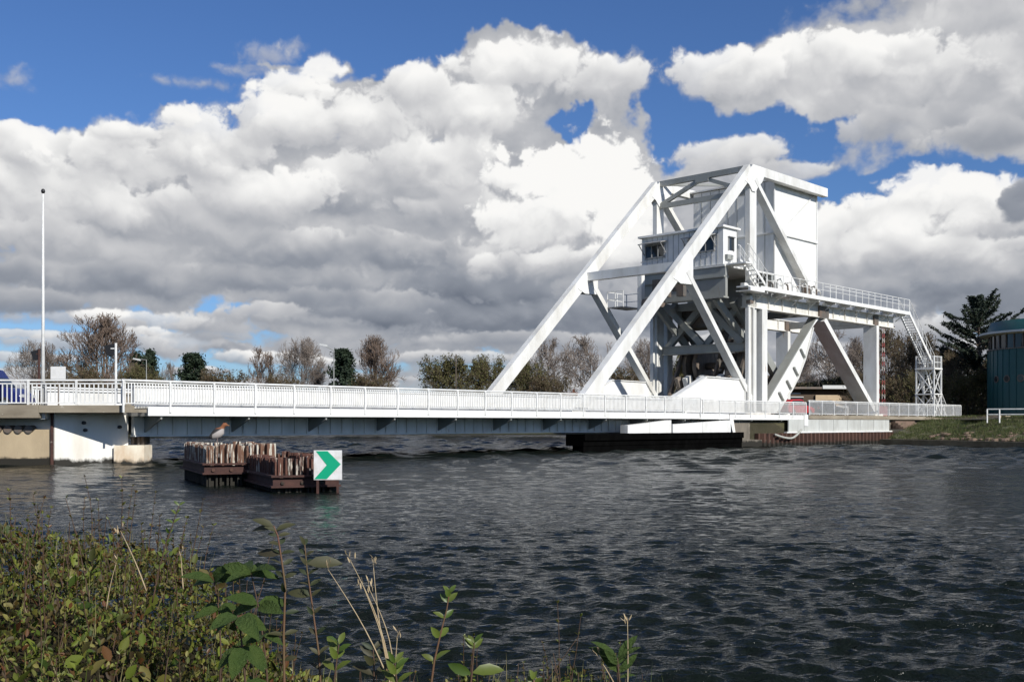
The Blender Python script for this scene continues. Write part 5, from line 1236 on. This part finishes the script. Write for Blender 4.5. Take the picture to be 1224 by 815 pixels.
stalk_plant('leafy weed with arching leaves reaching left over the undergrowth', [(262,850,0),(264,780,0),(262,730,0),(256,694,0)], 2.9, .0040,
   palmate(.98,5,.08,.35)+palmate(.7,5,.065,.1,.4), ST, LG, w=.46, droop=.4, fold=.25)
stalk_plant('thin shoot with small yellowish leaves rising from the bushes beyond the broad leaved weed', [(182,720,0),(190,680,0),(198,650,0),(207,625,0),(214,604,0)], 3.6, .0035, pairs(7,.25,1,.030,.022,.9), ST, LGY)
stalk_plant('reddish shoot with green tips at the bottom centre', [(513,835,0),(519,790,0),(527,755,0),(534,728,0),(537,708,0)], 2.7, .0042, pairs(3,.25,.65,.04,.035,.8)+pairs(3,.85,1,.030,.022,1.4), STR, LGY, w=.5)
stalk_plant('short shoot with a rosette tip right of the reddish one', [(560,840,0),(564,805,0),(566,780,0),(567,768,0)], 2.7, .004, pairs(3,.8,1,.035,.028,1.2)+[(.35,.1,.2,.075),(.33,math.pi,.4,.06),(.3,.8,.4,.05)], ST, LGY, w=.45)
stalk_plant('low dark leafy shoot at the bottom left of centre', [(398,840,0),(400,810,0),(403,785,0),(405,770,0)], 2.75, .004, pairs(4,.45,1,.05,.04,.9), ST, LGY, w=.45)
stalk_plant('low leafy shoot beside the dry grass', [(446,840,0),(447,812,0),(447,790,0),(446,776,0)], 2.75, .004, pairs(4,.4,1,.055,.035,.7), ST, LDK, w=.4)
stalk_plant('small leafy shoot in front of the dry grass', [(478,845,0),(475,820,0),(473,803,0),(472,792,0)], 2.7, .004, pairs(4,.4,1,.05,.035,1.0), ST, LGY, w=.4)
stalk_plant('bright green leaf rosette alone at the bottom right of centre', [(742,850,0),(741,820,0),(739,800,0),(738,786,0)], 2.6, .0042, pairs(3,.6,1,.060,.062,1.0,.3)+[(.95,math.pi*.9,.5,.07),(.93,.2,.8,.06),(.5,.3,.3,.04)], ST, LG, w=.34)
stalk_plant('single short bud at the bottom edge between the shoots and the rosette', [(640,845,0),(639,825,0),(638,812,0)], 2.6, .006, pairs(2,.7,1,.03,.026,1.6), STR, LGY, w=.6)
# dry grasses
def dry_grass(label, base, tips, y, r):
    b = P3(*base, y); t = thing('dry_grass', label, 'grass', tuple(b)); g = MB()
    for (px, py, bend) in tips:
        q = P3(px, py, y)-b; pts = [Vector((0,0,0)).lerp(q, k/8)+Vector((bend*math.sin(math.pi*k/8), 0, 0)) for k in range(9)]
        g.tube(pts, [r*(1-.75*k/9) for k in range(9)], 5)
    g.build('blades', DRY, t, True)
    P_ = np.array([tuple(P3(px, py, y)-b) for px, py, _ in tips for _k in range(7)])+rs.normal(0,.006,(7*len(tips),3))
    v, f = leaf_mesh(P_, np.tile([-.2,0,1.],(len(P_),1))+rs.normal(0,.35,(len(P_),3)), rs.normal(0,1,(len(P_),3)), np.full(len(P_),.018), np.full(len(P_),.004)); np_obj('seed_head', v, f, DRY, t)
dry_grass('tuft of dry straw coloured grass stalks leaning over the water near the bottom', (470,825), [(392,680,.012),(418,668,.02),(446,672,-.008),(442,705,.02),(434,700,.01),(475,760,.0)], 2.75, .0024)
dry_grass('single dry stalk beside the bright green rosette', (749,850), [(750,742,.002),(712,780,.006)], 2.6, .0022)
dry_grass('longer pale dry straw slanting over the undergrowth on the left', (175,706), [(144,634,.004)], 3.3, .0026)
dry_grass('shorter dry straw low in the left undergrowth', (127,728), [(139,672,-.003)], 3.2, .0022)
dry_grass('dry stalk standing in the middle of the undergrowth', (219,704), [(216,662,.0)], 3.4, .0026)
# ------------------------------------------------------------------ put every empty at the foot of its thing
bpy.context.view_layer.update()
for r_ in [o for o in scene.objects if o.parent is None and o.type == 'EMPTY']:
    if tuple(round(s, 5) for s in r_.scale) != (1, 1, 1): continue
    pts = []
    for c in r_.children:
        if c.type == 'MESH' and len(c.data.vertices):
            n = len(c.data.vertices); a = np.empty(n*3, dtype=np.float32); c.data.vertices.foreach_get('co', a); a = a.reshape(-1, 3)+np.array(c.location); pts.append(np.stack([a.min(0), a.max(0)]))
    if not pts: continue
    lo = np.min([p[0] for p in pts], 0); hi = np.max([p[1] for p in pts], 0); off = Vector(((lo[0]+hi[0])/2, (lo[1]+hi[1])/2, lo[2]))
    if off.length < .6: continue
    wo = r_.matrix_world @ off
    for c in r_.children: c.location = Vector(c.location)-off
    r_.location = wo
bpy.context.view_layer.update()
scene.cycles.max_bounces = 6; scene.cycles.sample_clamp_direct = 6.0; scene.cycles.transparent_max_bounces = 6; scene.cycles.caustics_reflective = False; scene.cycles.caustics_refractive = False
